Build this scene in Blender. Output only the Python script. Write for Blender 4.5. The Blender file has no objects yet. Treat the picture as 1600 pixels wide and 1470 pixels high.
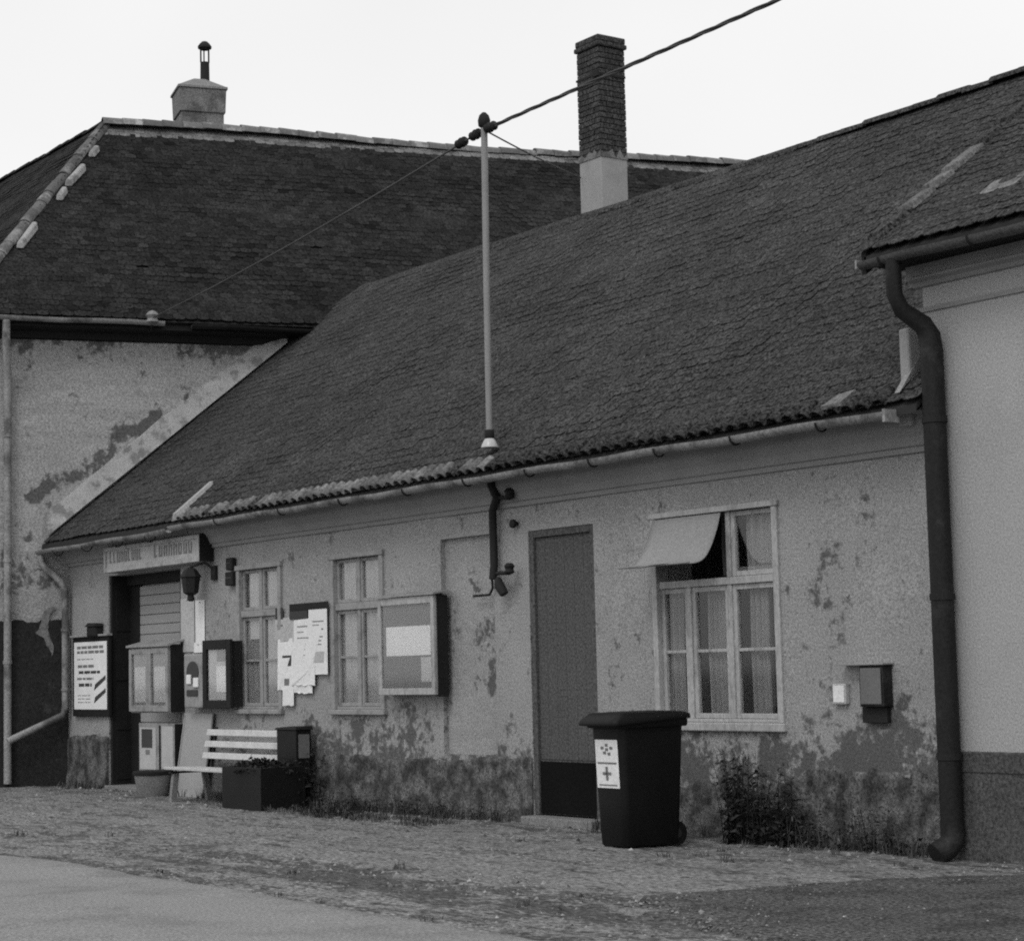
import bpy, math, random
from mathutils import Vector, Matrix, noise
random.seed(7)
S = bpy.context.scene
COL = S.collection

# ------------------------------------------------------------------ camera
W0, H0, FPX = 1600.0, 1470.0, 3200.0
CAM = Vector((11.1547, -11.9153, 1.5))
YAW, PITCH, ROLL = 0.61747, 0.096924, -0.023562
FWD = Vector((-math.cos(YAW) * math.cos(PITCH), math.sin(YAW) * math.cos(PITCH), math.sin(PITCH)))
_r = FWD.cross(Vector((0, 0, 1))).normalized()
_u = _r.cross(FWD)
RGT = _r * math.cos(ROLL) + _u * math.sin(ROLL)
UPV = -_r * math.sin(ROLL) + _u * math.cos(ROLL)
cd = bpy.data.cameras.new('camera')
cam = bpy.data.objects.new('camera', cd)
COL.objects.link(cam)
cam.matrix_world = Matrix(((RGT.x, UPV.x, -FWD.x, CAM.x), (RGT.y, UPV.y, -FWD.y, CAM.y),
                           (RGT.z, UPV.z, -FWD.z, CAM.z), (0, 0, 0, 1)))
cd.sensor_fit = 'HORIZONTAL'
cd.sensor_width = 36.0
cd.lens = 36.0 * FPX / W0
cd.clip_start, cd.clip_end = 0.1, 2000
S.camera = cam

# ------------------------------------------------------------------ sky, sun, exposure
SUN_EL, SUN_AZ = math.radians(48), math.radians(150)   # azimuth: clockwise from +y
w = bpy.data.worlds.new('World')
S.world = w
w.use_nodes = True
nt = w.node_tree
nt.nodes.clear()
sky = nt.nodes.new('ShaderNodeTexSky')
sky.sky_type = 'NISHITA'
sky.sun_disc = False
sky.sun_elevation, sky.sun_rotation = SUN_EL, SUN_AZ
sky.dust_density = 6.0
bw = nt.nodes.new('ShaderNodeRGBToBW')
mul = nt.nodes.new('ShaderNodeMath'); mul.operation = 'MULTIPLY'; mul.inputs[1].default_value = 0.18
add = nt.nodes.new('ShaderNodeMath'); add.operation = 'ADD'; add.inputs[1].default_value = 8.9   # the even overcast veil
bg = nt.nodes.new('ShaderNodeBackground'); bg.inputs[1].default_value = 0.1
wo = nt.nodes.new('ShaderNodeOutputWorld')
nt.links.new(sky.outputs[0], bw.inputs[0]); nt.links.new(bw.outputs[0], mul.inputs[0])
tc = nt.nodes.new('ShaderNodeTexCoord'); cn = nt.nodes.new('ShaderNodeTexNoise')
cn.inputs['Scale'].default_value = 2.2; cn.inputs['Detail'].default_value = 3.0
cm = nt.nodes.new('ShaderNodeMapRange'); cm.inputs[1].default_value = 0.3; cm.inputs[2].default_value = 0.7
cm.inputs[3].default_value = 0.91; cm.inputs[4].default_value = 1.09          # soft cloud, a few per cent
cx_m = nt.nodes.new('ShaderNodeMath'); cx_m.operation = 'MULTIPLY'
nt.links.new(tc.outputs['Generated'], cn.inputs['Vector']); nt.links.new(cn.outputs['Fac'], cm.inputs[0])
nt.links.new(mul.outputs[0], add.inputs[0]); nt.links.new(add.outputs[0], cx_m.inputs[0]); nt.links.new(cm.outputs[0], cx_m.inputs[1])
nt.links.new(cx_m.outputs[0], bg.inputs[0])
nt.links.new(bg.outputs[0], wo.inputs[0])
sl = bpy.data.lights.new('sun', 'SUN'); sl.energy = 0.8; sl.angle = math.radians(20); sl.color = (1, 1, 1)
so = bpy.data.objects.new('sun', sl); COL.objects.link(so)
sd = Vector((math.sin(SUN_AZ) * math.cos(SUN_EL), math.cos(SUN_AZ) * math.cos(SUN_EL), math.sin(SUN_EL)))
so.rotation_euler = sd.to_track_quat('Z', 'Y').to_euler()
so.location = (0, -10, 20)
S.view_settings.view_transform = 'Standard'
S.view_settings.look = 'None'
S.view_settings.exposure = 0.0
S.view_settings.gamma = 1.0
S.view_settings.use_curve_mapping = False
S.render.engine = 'CYCLES'
S.cycles.use_denoising = False
S.cycles.max_bounces = 6
S.cycles.filter_width = 2.0


# ------------------------------------------------------------------ measuring helpers
def ray(px, py):
    return FWD + RGT * ((px - W0 / 2) / FPX) - UPV * ((py - H0 / 2) / FPX)


def fac(px, py, y=0.0):
    d = ray(px, py)
    return CAM + d * ((y - CAM.y) / d.y)


def grd(px, py, z=0.0):
    d = ray(px, py)
    return CAM + d * ((z - CAM.z) / d.z)


def pln(px, py, P, n):
    d = ray(px, py)
    P, n = Vector(P), Vector(n)
    return CAM + d * ((P - CAM).dot(n) / d.dot(n))


def proj(P):
    d = Vector(P) - CAM
    z = d.dot(FWD)
    return W0 / 2 + FPX * d.dot(RGT) / z, H0 / 2 - FPX * d.dot(UPV) / z, z


def nz(x, y, z=0.0, o=3):
    return noise.fractal(Vector((x, y, z)), 1.0, 2.0, o)


# ------------------------------------------------------------------ materials (black and white photograph: greys)
MATS = {}


def mat(name, v, var=0.25, scale=1.5, fvar=0.2, fine=70.0, rough=0.9, bump=0.25, bscale=60.0, spec=0.25,
        dark=None, dscale=3.0, dlo=0.5, dhi=0.6, stretch=(1, 1, 1), tint=0.0, metal=0.0, attr=None):
    """grey surface: v = albedo; var/scale slow blotches; fvar/fine grain; dark = second albedo in noise-shaped patches"""
    m = bpy.data.materials.new(name)
    m.use_nodes = True
    t = m.node_tree
    b = t.nodes['Principled BSDF']
    N, L = t.nodes.new, t.links.new
    geo = N('ShaderNodeNewGeometry')
    mp = N('ShaderNodeMapping'); mp.inputs['Scale'].default_value = stretch
    L(geo.outputs['Position'], mp.inputs['Vector'])

    def nois(sc, det=4.0, ro=0.6):
        n = N('ShaderNodeTexNoise'); n.inputs['Scale'].default_value = sc
        n.inputs['Detail'].default_value = det; n.inputs['Roughness'].default_value = ro
        L(mp.outputs[0], n.inputs['Vector'])
        return n.outputs['Fac']

    def ma(op, a, c):
        n = N('ShaderNodeMath'); n.operation = op
        for i, q in enumerate((a, c)):
            if isinstance(q, (int, float)):
                n.inputs[i].default_value = q
            else:
                L(q, n.inputs[i])
        return n.outputs[0]

    base = v
    if dark is not None:
        mr = N('ShaderNodeMapRange'); mr.interpolation_type = 'SMOOTHSTEP'
        src = nois(dscale, 6.0, 0.62)
        if attr:
            at = N('ShaderNodeAttribute'); at.attribute_name = attr
            src = ma('ADD', ma('ADD', ma('MULTIPLY', ma('SUBTRACT', src, 0.5), 1.5), ma('MULTIPLY', ma('SUBTRACT', nois(dscale * 4.0, 4.0, 0.6), 0.5), 0.7)), ma('ADD', ma('MULTIPLY', at.outputs['Fac'], 0.5), 0.45))
        L(src, mr.inputs[0])
        mr.inputs[1].default_value = dlo; mr.inputs[2].default_value = dhi
        mr.inputs[3].default_value = v; mr.inputs[4].default_value = dark
        base = mr.outputs[0]
    f1 = ma('ADD', ma('MULTIPLY', ma('SUBTRACT', nois(scale), 0.5), var * 2.6), 1.0)
    f2 = ma('ADD', ma('MULTIPLY', ma('SUBTRACT', nois(fine, 2.0, 0.75), 0.5), fvar * 6.0), 1.0)
    val = ma('MULTIPLY', ma('MULTIPLY', base, f1), f2)
    if tint:
        at = N('ShaderNodeAttribute'); at.attribute_name = 'tint'
        val = ma('MULTIPLY', val, ma('ADD', ma('MULTIPLY', at.outputs['Fac'], tint), 1.0))
    val = ma('MAXIMUM', val, 0.004)
    cb = N('ShaderNodeCombineColor')
    for i in range(3):
        L(val, cb.inputs[i])
    L(cb.outputs[0], b.inputs['Base Color'])
    b.inputs['Roughness'].default_value = rough
    b.inputs['Specular IOR Level'].default_value = spec
    b.inputs['Metallic'].default_value = metal
    if bump:
        bp = N('ShaderNodeBump'); bp.inputs['Strength'].default_value = bump; bp.inputs['Distance'].default_value = 0.02
        L(nois(bscale, 5.0, 0.65), bp.inputs['Height'])
        L(bp.outputs[0], b.inputs['Normal'])
    MATS[name] = m
    return m


mat('plaster', 0.29, var=0.18, scale=1.1, fvar=0.34, fine=52, dark=0.1, dscale=3.6, dlo=0.62, dhi=0.9, bump=0.45, attr='soil')
mat('plaster_plinth', 0.125, var=0.45, scale=6, fvar=0.7, fine=40, dark=0.04, dscale=5.0, dlo=0.4, dhi=0.62, bump=1.0, bscale=24)
mat('plaster_damp', 0.17, var=0.3, scale=3, fvar=0.45, fine=48, dark=0.1, dscale=3.4, dlo=0.46, dhi=0.64, bump=0.4)
mat('plaster_fresh', 0.3, var=0.12, scale=4, fvar=0.12, fine=60, dark=0.27, dscale=3, dlo=0.5, dhi=0.65)
mat('plaster_far', 0.31, var=0.2, scale=0.6, fvar=0.34, fine=36, dark=0.1, dscale=2.6, dlo=0.66, dhi=0.92, bump=0.4, attr='soil')
mat('plaster_right', 0.35, var=0.1, scale=0.7, fvar=0.25, fine=60, bump=0.25, dark=0.28, dscale=0.8, dlo=0.5, dhi=0.8)
mat('cornice', 0.26, var=0.14, scale=2.5, fvar=0.1, fine=60, dark=0.24, dscale=3, dlo=0.5, dhi=0.7)
mat('plinth_right', 0.075, var=0.3, scale=3, fvar=0.5, fine=38, bump=0.6, bscale=40)
mat('far_plinth', 0.022, var=0.4, scale=2, fvar=0.4, fine=25, dark=0.06, dscale=2.2, dlo=0.6, dhi=0.74, bump=0.4)
mat('bare_patch', 0.17, var=0.3, scale=5, fvar=0.3, fine=40, dark=0.1, dscale=6)
mat('mortar', 0.33, var=0.25, scale=3, fvar=0.2, fine=40, dark=0.18, dscale=4, dlo=0.5, dhi=0.62, bump=0.5)
mat('tile', 0.047, var=0.3, scale=0.8, fvar=1.0, fine=34, tint=0.18, rough=0.9, bump=0.7, bscale=40, spec=0.08)
mat('tile_old', 0.02, var=0.3, scale=0.7, fvar=0.7, fine=26, tint=0.4, rough=0.95, bump=0.4, spec=0.08)
mat('tile_light', 0.15, var=0.25, scale=2, fvar=0.5, fine=30, tint=0.3, dark=0.08, dscale=3, dlo=0.45, dhi=0.65)
mat('ridge', 0.13, var=0.3, scale=2, fvar=0.25, fine=30, tint=0.4, dark=0.22, dscale=4, dlo=0.52, dhi=0.62)
mat('ridge_dim', 0.085, var=0.35, scale=2, fvar=0.35, fine=30, tint=0.5, dark=0.17, dscale=3, dlo=0.52, dhi=0.62)
mat('deck', 0.03, fvar=0.1, bump=0)
mat('brick', 0.05, var=0.45, scale=4, fvar=0.8, fine=28, tint=0.22, bump=0.7)
mat('brick_mortar', 0.06, fvar=0.4, fine=40)
mat('zinc', 0.26, var=0.25, scale=2.5, fvar=0.3, fine=40, rough=0.6, spec=0.3, dark=0.1, dscale=2.6, dlo=0.45, dhi=0.66, bump=0.15)
mat('zinc_dark', 0.014, var=0.3, scale=3, fvar=0.3, fine=40, rough=0.6, spec=0.2, dark=0.028, dscale=3, dlo=0.55, dhi=0.7, bump=0.1)
mat('iron', 0.02, var=0.3, fvar=0.2, rough=0.7, spec=0.15)
mat('mast_grey', 0.22, var=0.15, scale=3, fvar=0.15, rough=0.5, spec=0.5)
mat('porcelain', 0.45, var=0.1, fvar=0.05, rough=0.3, spec=0.5, bump=0)
mat('cable', 0.06, fvar=0.1, rough=0.7, bump=0)
mat('wood_white', 0.36, var=0.2, scale=5, fvar=0.2, fine=50, dark=0.26, dscale=6, dlo=0.52, dhi=0.66, rough=0.6, stretch=(1, 1, 0.4), bump=0.1)
mat('wood_grey', 0.27, var=0.2, scale=5, fvar=0.18, fine=50, dark=0.19, dscale=6, dlo=0.5, dhi=0.66, rough=0.65, bump=0.1)
mat('wood_dark', 0.016, var=0.3, scale=4, fvar=0.25, fine=50, rough=0.65, spec=0.15, bump=0.15)
mat('door', 0.085, var=0.15, scale=1.2, fvar=0.5, fine=46, rough=0.8, bump=0.2, spec=0.1)
mat('door_lower', 0.008, var=0.3, fvar=0.3, fine=45, rough=0.9, spec=0.05)
mat('shutter', 0.3, var=0.12, scale=1.5, fvar=0.15, fine=50, rough=0.6)
mat('paper', 0.72, var=0.1, scale=4, fvar=0.12, fine=45, bump=0)
mat('paper_grey', 0.42, var=0.15, scale=6, fvar=0.2, fine=45, bump=0)
mat('ink', 0.05, fvar=0.2, bump=0)
mat('ink_soft', 0.17, fvar=0.3, bump=0)
mat('board', 0.14, var=0.15, scale=4, fvar=0.15, fine=50, bump=0)
mat('curtain', 0.24, var=0.15, scale=6, fvar=0.15, fine=50, bump=0)
mat('curtain_dim', 0.09, var=0.2, scale=6, fvar=0.15, fine=50, bump=0)
mat('curtain_pale', 0.36, var=0.2, scale=5, fvar=0.2, fine=50, bump=0)
mat('zinc_mid', 0.075, var=0.25, scale=3, fvar=0.3, fine=40, rough=0.6, spec=0.2)
mat('ink_faded', 0.2, var=0.3, scale=30, fvar=0.4, bump=0)
mat('canvas', 0.27, var=0.1, scale=2, fvar=0.2, fine=60, bump=0.15)
mat('bin_plastic', 0.009, var=0.4, fvar=0.3, rough=0.5, spec=0.15, bump=0.05)
mat('slat', 0.5, var=0.2, scale=4, fvar=0.15, fine=40, rough=0.6)
mat('concrete', 0.2, var=0.25, scale=5, fvar=0.25, fine=40, bump=0.5)
mat('leaf', 0.05, var=0.3, scale=5, fvar=0.2, tint=0.8, rough=0.8, bump=0, spec=0.1)
mat('leaf_dark', 0.022, var=0.3, scale=5, fvar=0.2, tint=0.9, rough=0.8, bump=0, spec=0.1)
mat('grass', 0.075, var=0.3, scale=3, fvar=0.2, tint=0.6, rough=0.8, bump=0)
mat('stone', 0.18, var=0.3, scale=3, fvar=0.2, fine=60, tint=0.6, bump=0.2)
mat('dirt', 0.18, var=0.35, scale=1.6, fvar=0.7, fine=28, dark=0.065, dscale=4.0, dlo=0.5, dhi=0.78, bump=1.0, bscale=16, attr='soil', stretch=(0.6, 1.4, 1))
mat('asphalt', 0.235, var=0.14, scale=0.6, fvar=0.4, fine=50, dark=0.18, dscale=1.3, dlo=0.45, dhi=0.7, bump=0.6, bscale=50)
mat('gravel', 0.08, var=0.3, scale=1.4, fvar=1.1, fine=34, dark=0.045, dscale=2.4, dlo=0.46, dhi=0.64, bump=1.0, bscale=30)


def glass_mat(name, refl, tintv):
    m = bpy.data.materials.new(name); m.use_nodes = True
    t = m.node_tree; t.nodes.clear()
    o = t.nodes.new('ShaderNodeOutputMaterial')
    mx = t.nodes.new('ShaderNodeMixShader')
    tr = t.nodes.new('ShaderNodeBsdfTransparent'); tr.inputs[0].default_value = (tintv, tintv, tintv, 1)
    gl = t.nodes.new('ShaderNodeBsdfGlossy'); gl.inputs['Roughness'].default_value = 0.06
    gl.inputs[0].default_value = (0.9, 0.9, 0.9, 1)
    ly = t.nodes.new('ShaderNodeLayerWeight'); ly.inputs[0].default_value = 0.5
    pw_ = t.nodes.new('ShaderNodeMath'); pw_.operation = 'POWER'; pw_.inputs[1].default_value = 4.0
    ad_ = t.nodes.new('ShaderNodeMath'); ad_.operation = 'MULTIPLY_ADD'; ad_.inputs[1].default_value = 0.8; ad_.inputs[2].default_value = refl
    t.links.new(ly.outputs['Facing'], pw_.inputs[0]); t.links.new(pw_.outputs[0], ad_.inputs[0])
    t.links.new(ad_.outputs[0], mx.inputs[0])
    t.links.new(tr.outputs[0], mx.inputs[1]); t.links.new(gl.outputs[0], mx.inputs[2])
    t.links.new(mx.outputs[0], o.inputs[0])
    MATS[name] = m


glass_mat('glass', 0.035, 0.95)
glass_mat('glass_dusty', 0.07, 0.9)

# ------------------------------------------------------------------ mesh builder
OFF = {}


class MB:
    def __init__(self, T=None):
        self.v, self.f, self.t, self.T = [], [], [], T

    def _p(self, p):
        return Vector(self.T(*p)) if self.T else Vector(p)

    def vert(self, p):
        self.v.append(self._p(p))
        return len(self.v) - 1

    def face(self, pts, tint=0.0):
        self.f.append([self.vert(p) for p in pts]); self.t.append(tint)

    def box(self, x0, x1, y0, y1, z0, z1, tint=0.0):
        i = [self.vert(p) for p in ((x0, y0, z0), (x1, y0, z0), (x1, y1, z0), (x0, y1, z0),
                                    (x0, y0, z1), (x1, y0, z1), (x1, y1, z1), (x0, y1, z1))]
        for q in ((0, 3, 2, 1), (4, 5, 6, 7), (0, 1, 5, 4), (1, 2, 6, 5), (2, 3, 7, 6), (3, 0, 4, 7)):
            self.f.append([i[k] for k in q]); self.t.append(tint)
        return self

    def hexa(self, p8, tint=0.0):
        i = [self.vert(p) for p in p8]
        for q in ((0, 3, 2, 1), (4, 5, 6, 7), (0, 1, 5, 4), (1, 2, 6, 5), (2, 3, 7, 6), (3, 0, 4, 7)):
            self.f.append([i[k] for k in q]); self.t.append(tint)
        return self

    def prism(self, ring, d, tint=0.0):
        """ring: list of 3d points, extruded by vector d"""
        a = [self.vert(p) for p in ring]
        b = [self.vert(tuple(Vector(p) + Vector(d))) for p in ring]
        n = len(a)
        self.f.append(a[::-1]); self.f.append(b); self.t += [tint, tint]
        for k in range(n):
            self.f.append([a[k], a[(k + 1) % n], b[(k + 1) % n], b[k]]); self.t.append(tint)
        return self

    def tube(self, pts, r, n=10, cap=True, tint=0.0):
        P = [self._p(p) for p in pts]
        rr = r if isinstance(r, (list, tuple)) else [r] * len(P)
        rings, ref = [], None
        for k, p in enumerate(P):
            d = (P[min(k + 1, len(P) - 1)] - P[max(k - 1, 0)]).normalized()
            if ref is None:
                ref = Vector((0, 0, 1)) if abs(d.z) < 0.9 else Vector((1, 0, 0))
            a = (ref - d * ref.dot(d)).normalized(); ref = a
            c = d.cross(a)
            base = len(self.v)
            for j in range(n):
                g = 2 * math.pi * j / n
                self.v.append(p + a * (rr[k] * math.cos(g)) + c * (rr[k] * math.sin(g)))
            rings.append(base)
        for k in range(len(P) - 1):
            for j in range(n):
                a0, a1 = rings[k] + j, rings[k] + (j + 1) % n
                b0, b1 = rings[k + 1] + j, rings[k + 1] + (j + 1) % n
                self.f.append([a0, a1, b1, b0]); self.t.append(tint)
        if cap:
            self.f.append([rings[0] + j for j in range(n)][::-1]); self.f.append([rings[-1] + j for j in range(n)])
            self.t += [tint, tint]
        return self

    def lathe(self, c, prof, n=20, tint=0.0):
        c = Vector(c)
        base = len(self.v)
        for r, z in prof:
            for j in range(n):
                g = 2 * math.pi * j / n
                self.v.append(self._p((c.x + r * math.cos(g), c.y + r * math.sin(g), c.z + z)))
        for k in range(len(prof) - 1):
            for j in range(n):
                self.f.append([base + k * n + j, base + k * n + (j + 1) % n, base + (k + 1) * n + (j + 1) % n, base + (k + 1) * n + j])
                self.t.append(tint)
        self.f.append([base + j for j in range(n)][::-1]); self.f.append([base + (len(prof) - 1) * n + j for j in range(n)])
        self.t += [tint, tint]
        return self

    def mesh(self, name, mt, off=(0, 0, 0), smooth=False):
        me = bpy.data.meshes.new(name)
        off = Vector(off)
        me.from_pydata([tuple(p - off) for p in self.v], [], self.f)
        me.materials.append(MATS[mt])
        at = me.attributes.new('tint', 'FLOAT', 'FACE')
        at.data.foreach_set('value', self.t[:len(me.polygons)])
        if smooth:
            me.polygons.foreach_set('use_smooth', [True] * len(me.polygons))
        me.update()
        return me

    def build(self, name, mt, parent=None, bevel=0.0, smooth=False, kind=None):
        off = OFF.get(parent, (0, 0, 0)) if parent else (0, 0, 0)
        o = bpy.data.objects.new(name, self.mesh(name, mt, off, smooth))
        COL.objects.link(o)
        if parent:
            o.parent = parent
            OFF[o] = off
        else:
            OFF[o] = (0, 0, 0)
        if kind:
            o['kind'] = kind
        if bevel:
            b = o.modifiers.new('bevel', 'BEVEL'); b.width = bevel; b.segments = 2; b.limit_method = 'ANGLE'
        if smooth:
            o.data.set_sharp_from_angle(angle=math.radians(50))
        return o


def thing(name, label, cat, loc, group=None):
    o = bpy.data.objects.new(name, None)
    COL.objects.link(o)
    o.location = loc
    o.empty_display_size = 0.2
    OFF[o] = Vector(loc)
    return tag(o, label, cat, group)


def tag(o, label, cat, group=None):
    o['label'] = label; o['category'] = cat
    if group:
        o['group'] = group
    return o


def half_pipe(mb, p0, p1, r, n=8, thick=0.006):
    """open half-round gutter between two points, opening upwards"""
    p0, p1 = Vector(p0), Vector(p1)
    d = (p1 - p0).normalized()
    s = d.cross(Vector((0, 0, 1))).normalized()
    seg = max(2, int((p1 - p0).length / 0.5))
    prev = None
    for k in range(seg + 1):
        p = p0.lerp(p1, k / seg) + Vector((0, 0, 0.008 * math.sin(k * 1.7)))
        ring = []
        for rad in (r, r - thick):
            for j in range(n + 1):
                g = math.pi * j / n
                q = p + s * (rad * math.cos(g)) - Vector((0, 0, 1)) * (rad * math.sin(g))
                mb.v.append(q); ring.append(len(mb.v) - 1)
        if prev:
            m = n + 1
            for a in range(n):
                mb.f.append([prev[a], ring[a], ring[a + 1], prev[a + 1]]); mb.t.append(0)
                mb.f.append([prev[m + a], prev[m + a + 1], ring[m + a + 1], ring[m + a]]); mb.t.append(0)
            for a in (0, n):
                mb.f.append([prev[a], prev[m + a], ring[m + a], ring[a]]); mb.t.append(0)
        else:
            for a in range(n):
                mb.f.append([ring[a], ring[a + 1], ring[n + 2 + a], ring[n + 1 + a]]); mb.t.append(0)
        prev = ring
    return mb


# ------------------------------------------------------------------ roof tiling
def beaver_tile(wd, ln, th):
    """flat plain tile with a rounded tail, local axes: u across, s up the slope, n out"""
    tail = []
    for j in range(5):
        a = math.pi * j / 4
        tail.append((-math.cos(a) * wd / 2, (1 - math.sin(a)) * wd * 0.22))
    ring = tail + [(wd / 2, ln), (-wd / 2, ln)]
    return ring


def tile_roof(roof, P0, eu, es, L, SL, inside, mt, n_ind, wd=0.18, ex=0.14, wav=0.015, light=None, seed=1, skip=0.0, tail0=0):
    rnd = random.Random(seed)
    P0, eu, es = Vector(P0), Vector(eu).normalized(), Vector(es).normalized()
    nn = eu.cross(es).normalized()
    if nn.z < 0:
        nn = -nn
    ring = beaver_tile(wd * 0.965, ex * 1.75, 0.014)
    th = 0.007
    spots = []
    rows, cols = int(SL / ex) + 1, int(L / wd) + 2
    for r in range(rows):
        for c in range(cols):
            u = (c + (0.5 if r % 2 else 0.0)) * wd
            s = r * ex
            if u < 0 or u > L or s > SL + 0.05:
                continue
            if not inside(u, s):
                continue
            if rnd.random() < skip:
                continue
            h = wav * nz(u * 0.5, s * 0.6, seed) + rnd.uniform(-0.002, 0.002)
            org = P0 + eu * u + es * (s + rnd.uniform(-0.006, 0.006)) + nn * (h + 0.03)
            rot = rnd.gauss(0, 0.012)
            lift = 0.008 + rnd.uniform(-0.002, 0.004)
            tint = max(-1.6, min(1.6, rnd.gauss(0, 0.55) + 0.7 * nz(u * 0.7, s * 0.7, seed + 9)))
            spots.append((org, rot, lift, tint, u, s))

    def place(mb, sp):
        org, rot, lift, tint, u, s = sp
        c, q = math.cos(rot), math.sin(rot)
        a, b = [], []
        for (x, y) in ring:
            xx, yy = x * c - y * q, x * q + y * c
            h = lift * (1 - y / (ex * 1.75))
            p = org + eu * xx + es * yy + nn * h
            a.append(len(mb.v)); mb.v.append(p)
        for (x, y) in ring:
            xx, yy = x * c - y * q, x * q + y * c
            h = lift * (1 - y / (ex * 1.75)) - th
            b.append(len(mb.v)); mb.v.append(org + eu * xx + es * yy + nn * h)
        mb.f.append(a); mb.t.append(tint)
        n = len(ring)
        for k in list(range(n - 2)) + [n - 1]:
            mb.f.append([a[k], b[k], b[(k + 1) % n], a[(k + 1) % n]]); mb.t.append(tint)

    # the tiles that show largest are objects of their own
    order = []
    for k, sp in enumerate(spots):
        x, y, z = proj(sp[0])
        if -5 < x < 1605 and -5 < y < 1475:
            order.append((z, k))
    order.sort()
    ind = set(k for z, k in order[:n_ind])
    variants = {}
    B = Matrix((eu, es, nn)).transposed()
    rest, rest_l = MB(), MB()
    off = Vector(OFF[roof])
    for k, sp in enumerate(spots):
        li = light and light(sp[4], sp[5])
        if k in ind:
            key = (bool(li), int(round(max(-4, min(4, sp[3] * 3)))))
            if key not in variants:
                m = MB()
                place(m, (Vector((0, 0, 0)), 0.0, 0.009, key[1] / 3.0, 0, 0))
                me = m.mesh('roof_tile', 'tile_light' if li else mt)
                variants[key] = me
            o = bpy.data.objects.new('roof_tile', variants[key])
            COL.objects.link(o)
            o.parent = roof
            R = Matrix.Rotation(sp[1], 3, nn)
            o.matrix_local = Matrix.Translation(sp[0] - off) @ R.to_4x4()
        else:
            place(rest_l if li else rest, sp)
    if rest.v:
        o = rest.build('roof_tiles', mt, roof, kind='stuff')
    if rest_l.v:
        o = rest_l.build('eave_tiles', 'tile_light', roof, kind='stuff')
    return len(spots)


def ridge_tiles(roof, p0, p1, r=0.13, ln=0.36, mt='ridge', seed=3, sag=None):
    rnd = random.Random(seed)
    p0, p1 = Vector(p0), Vector(p1)
    n = max(1, int((p1 - p0).length / ln))
    d = (p1 - p0).normalized()
    s = d.cross(Vector((0, 0, 1))).normalized()
    up = s.cross(d).normalized()
    if up.z < 0:
        up = -up
    for k in range(n):
        a, b = p0.lerp(p1, k / n), p0.lerp(p1, (k + 1.12) / n)
        if sag:
            a = a + Vector((0, 0, sag(k / n))); b = b + Vector((0, 0, sag((k + 1) / n)))
        mb = MB()
        ti = rnd.gauss(0, 0.5)
        r0, r1 = r * rnd.uniform(0.95, 1.05), r * rnd.uniform(0.85, 0.93)
        jz = rnd.uniform(-0.012, 0.012)
        ri = []
        for p, q in ((a, r0), (b, r1)):
            for rr in (q, q - 0.018):
                row = []
                for j in range(7):
                    g = math.pi * j / 6
                    row.append(len(mb.v))
                    mb.v.append(p + s * (rr * math.cos(g)) + up * (rr * 0.8 * math.sin(g) + jz - 0.02))
                ri.append(row)
        for j in range(6):
            mb.f.append([ri[0][j], ri[0][j + 1], ri[2][j + 1], ri[2][j]]); mb.t.append(ti)
            mb.f.append([ri[0][j], ri[1][j], ri[1][j + 1], ri[0][j + 1]]); mb.t.append(ti)
            mb.f.append([ri[2][j], ri[2][j + 1], ri[3][j + 1], ri[3][j]]); mb.t.append(ti)
        for j in (0, 6):
            mb.f.append([ri[0][j], ri[2][j], ri[3][j], ri[1][j]]); mb.t.append(ti)
        mb.build('ridge_tile', mt, roof, smooth=True)


# ------------------------------------------------------------------ ground
def smooth(a, b, x):
    t = max(0.0, min(1.0, (x - a) / (b - a)))
    return t * t * (3 - 2 * t)


def road_edge(x):
    return -5.08 + 0.10 * nz(x * 0.35, 3.1) + 0.035 * nz(x * 3.0, 8.2) - 0.08 * smooth(0, 4, x)


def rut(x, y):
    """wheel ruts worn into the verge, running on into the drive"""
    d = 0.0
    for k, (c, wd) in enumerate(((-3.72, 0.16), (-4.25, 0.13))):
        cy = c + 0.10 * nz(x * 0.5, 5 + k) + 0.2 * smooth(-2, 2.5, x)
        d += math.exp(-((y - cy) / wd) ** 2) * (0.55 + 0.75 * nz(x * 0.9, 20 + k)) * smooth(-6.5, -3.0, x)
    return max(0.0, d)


def gh(x, y):
    h = 0.022 * nz(x * 0.7, y * 1.2, 1.3) + 0.011 * nz(x * 3, y * 5, 2.2)
    h *= smooth(0.1, -0.8, y)
    h -= 0.045 * rut(x, y)
    h -= 0.05 * smooth(road_edge(x) + 0.12, road_edge(x) - 0.25, y)
    return h


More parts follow.
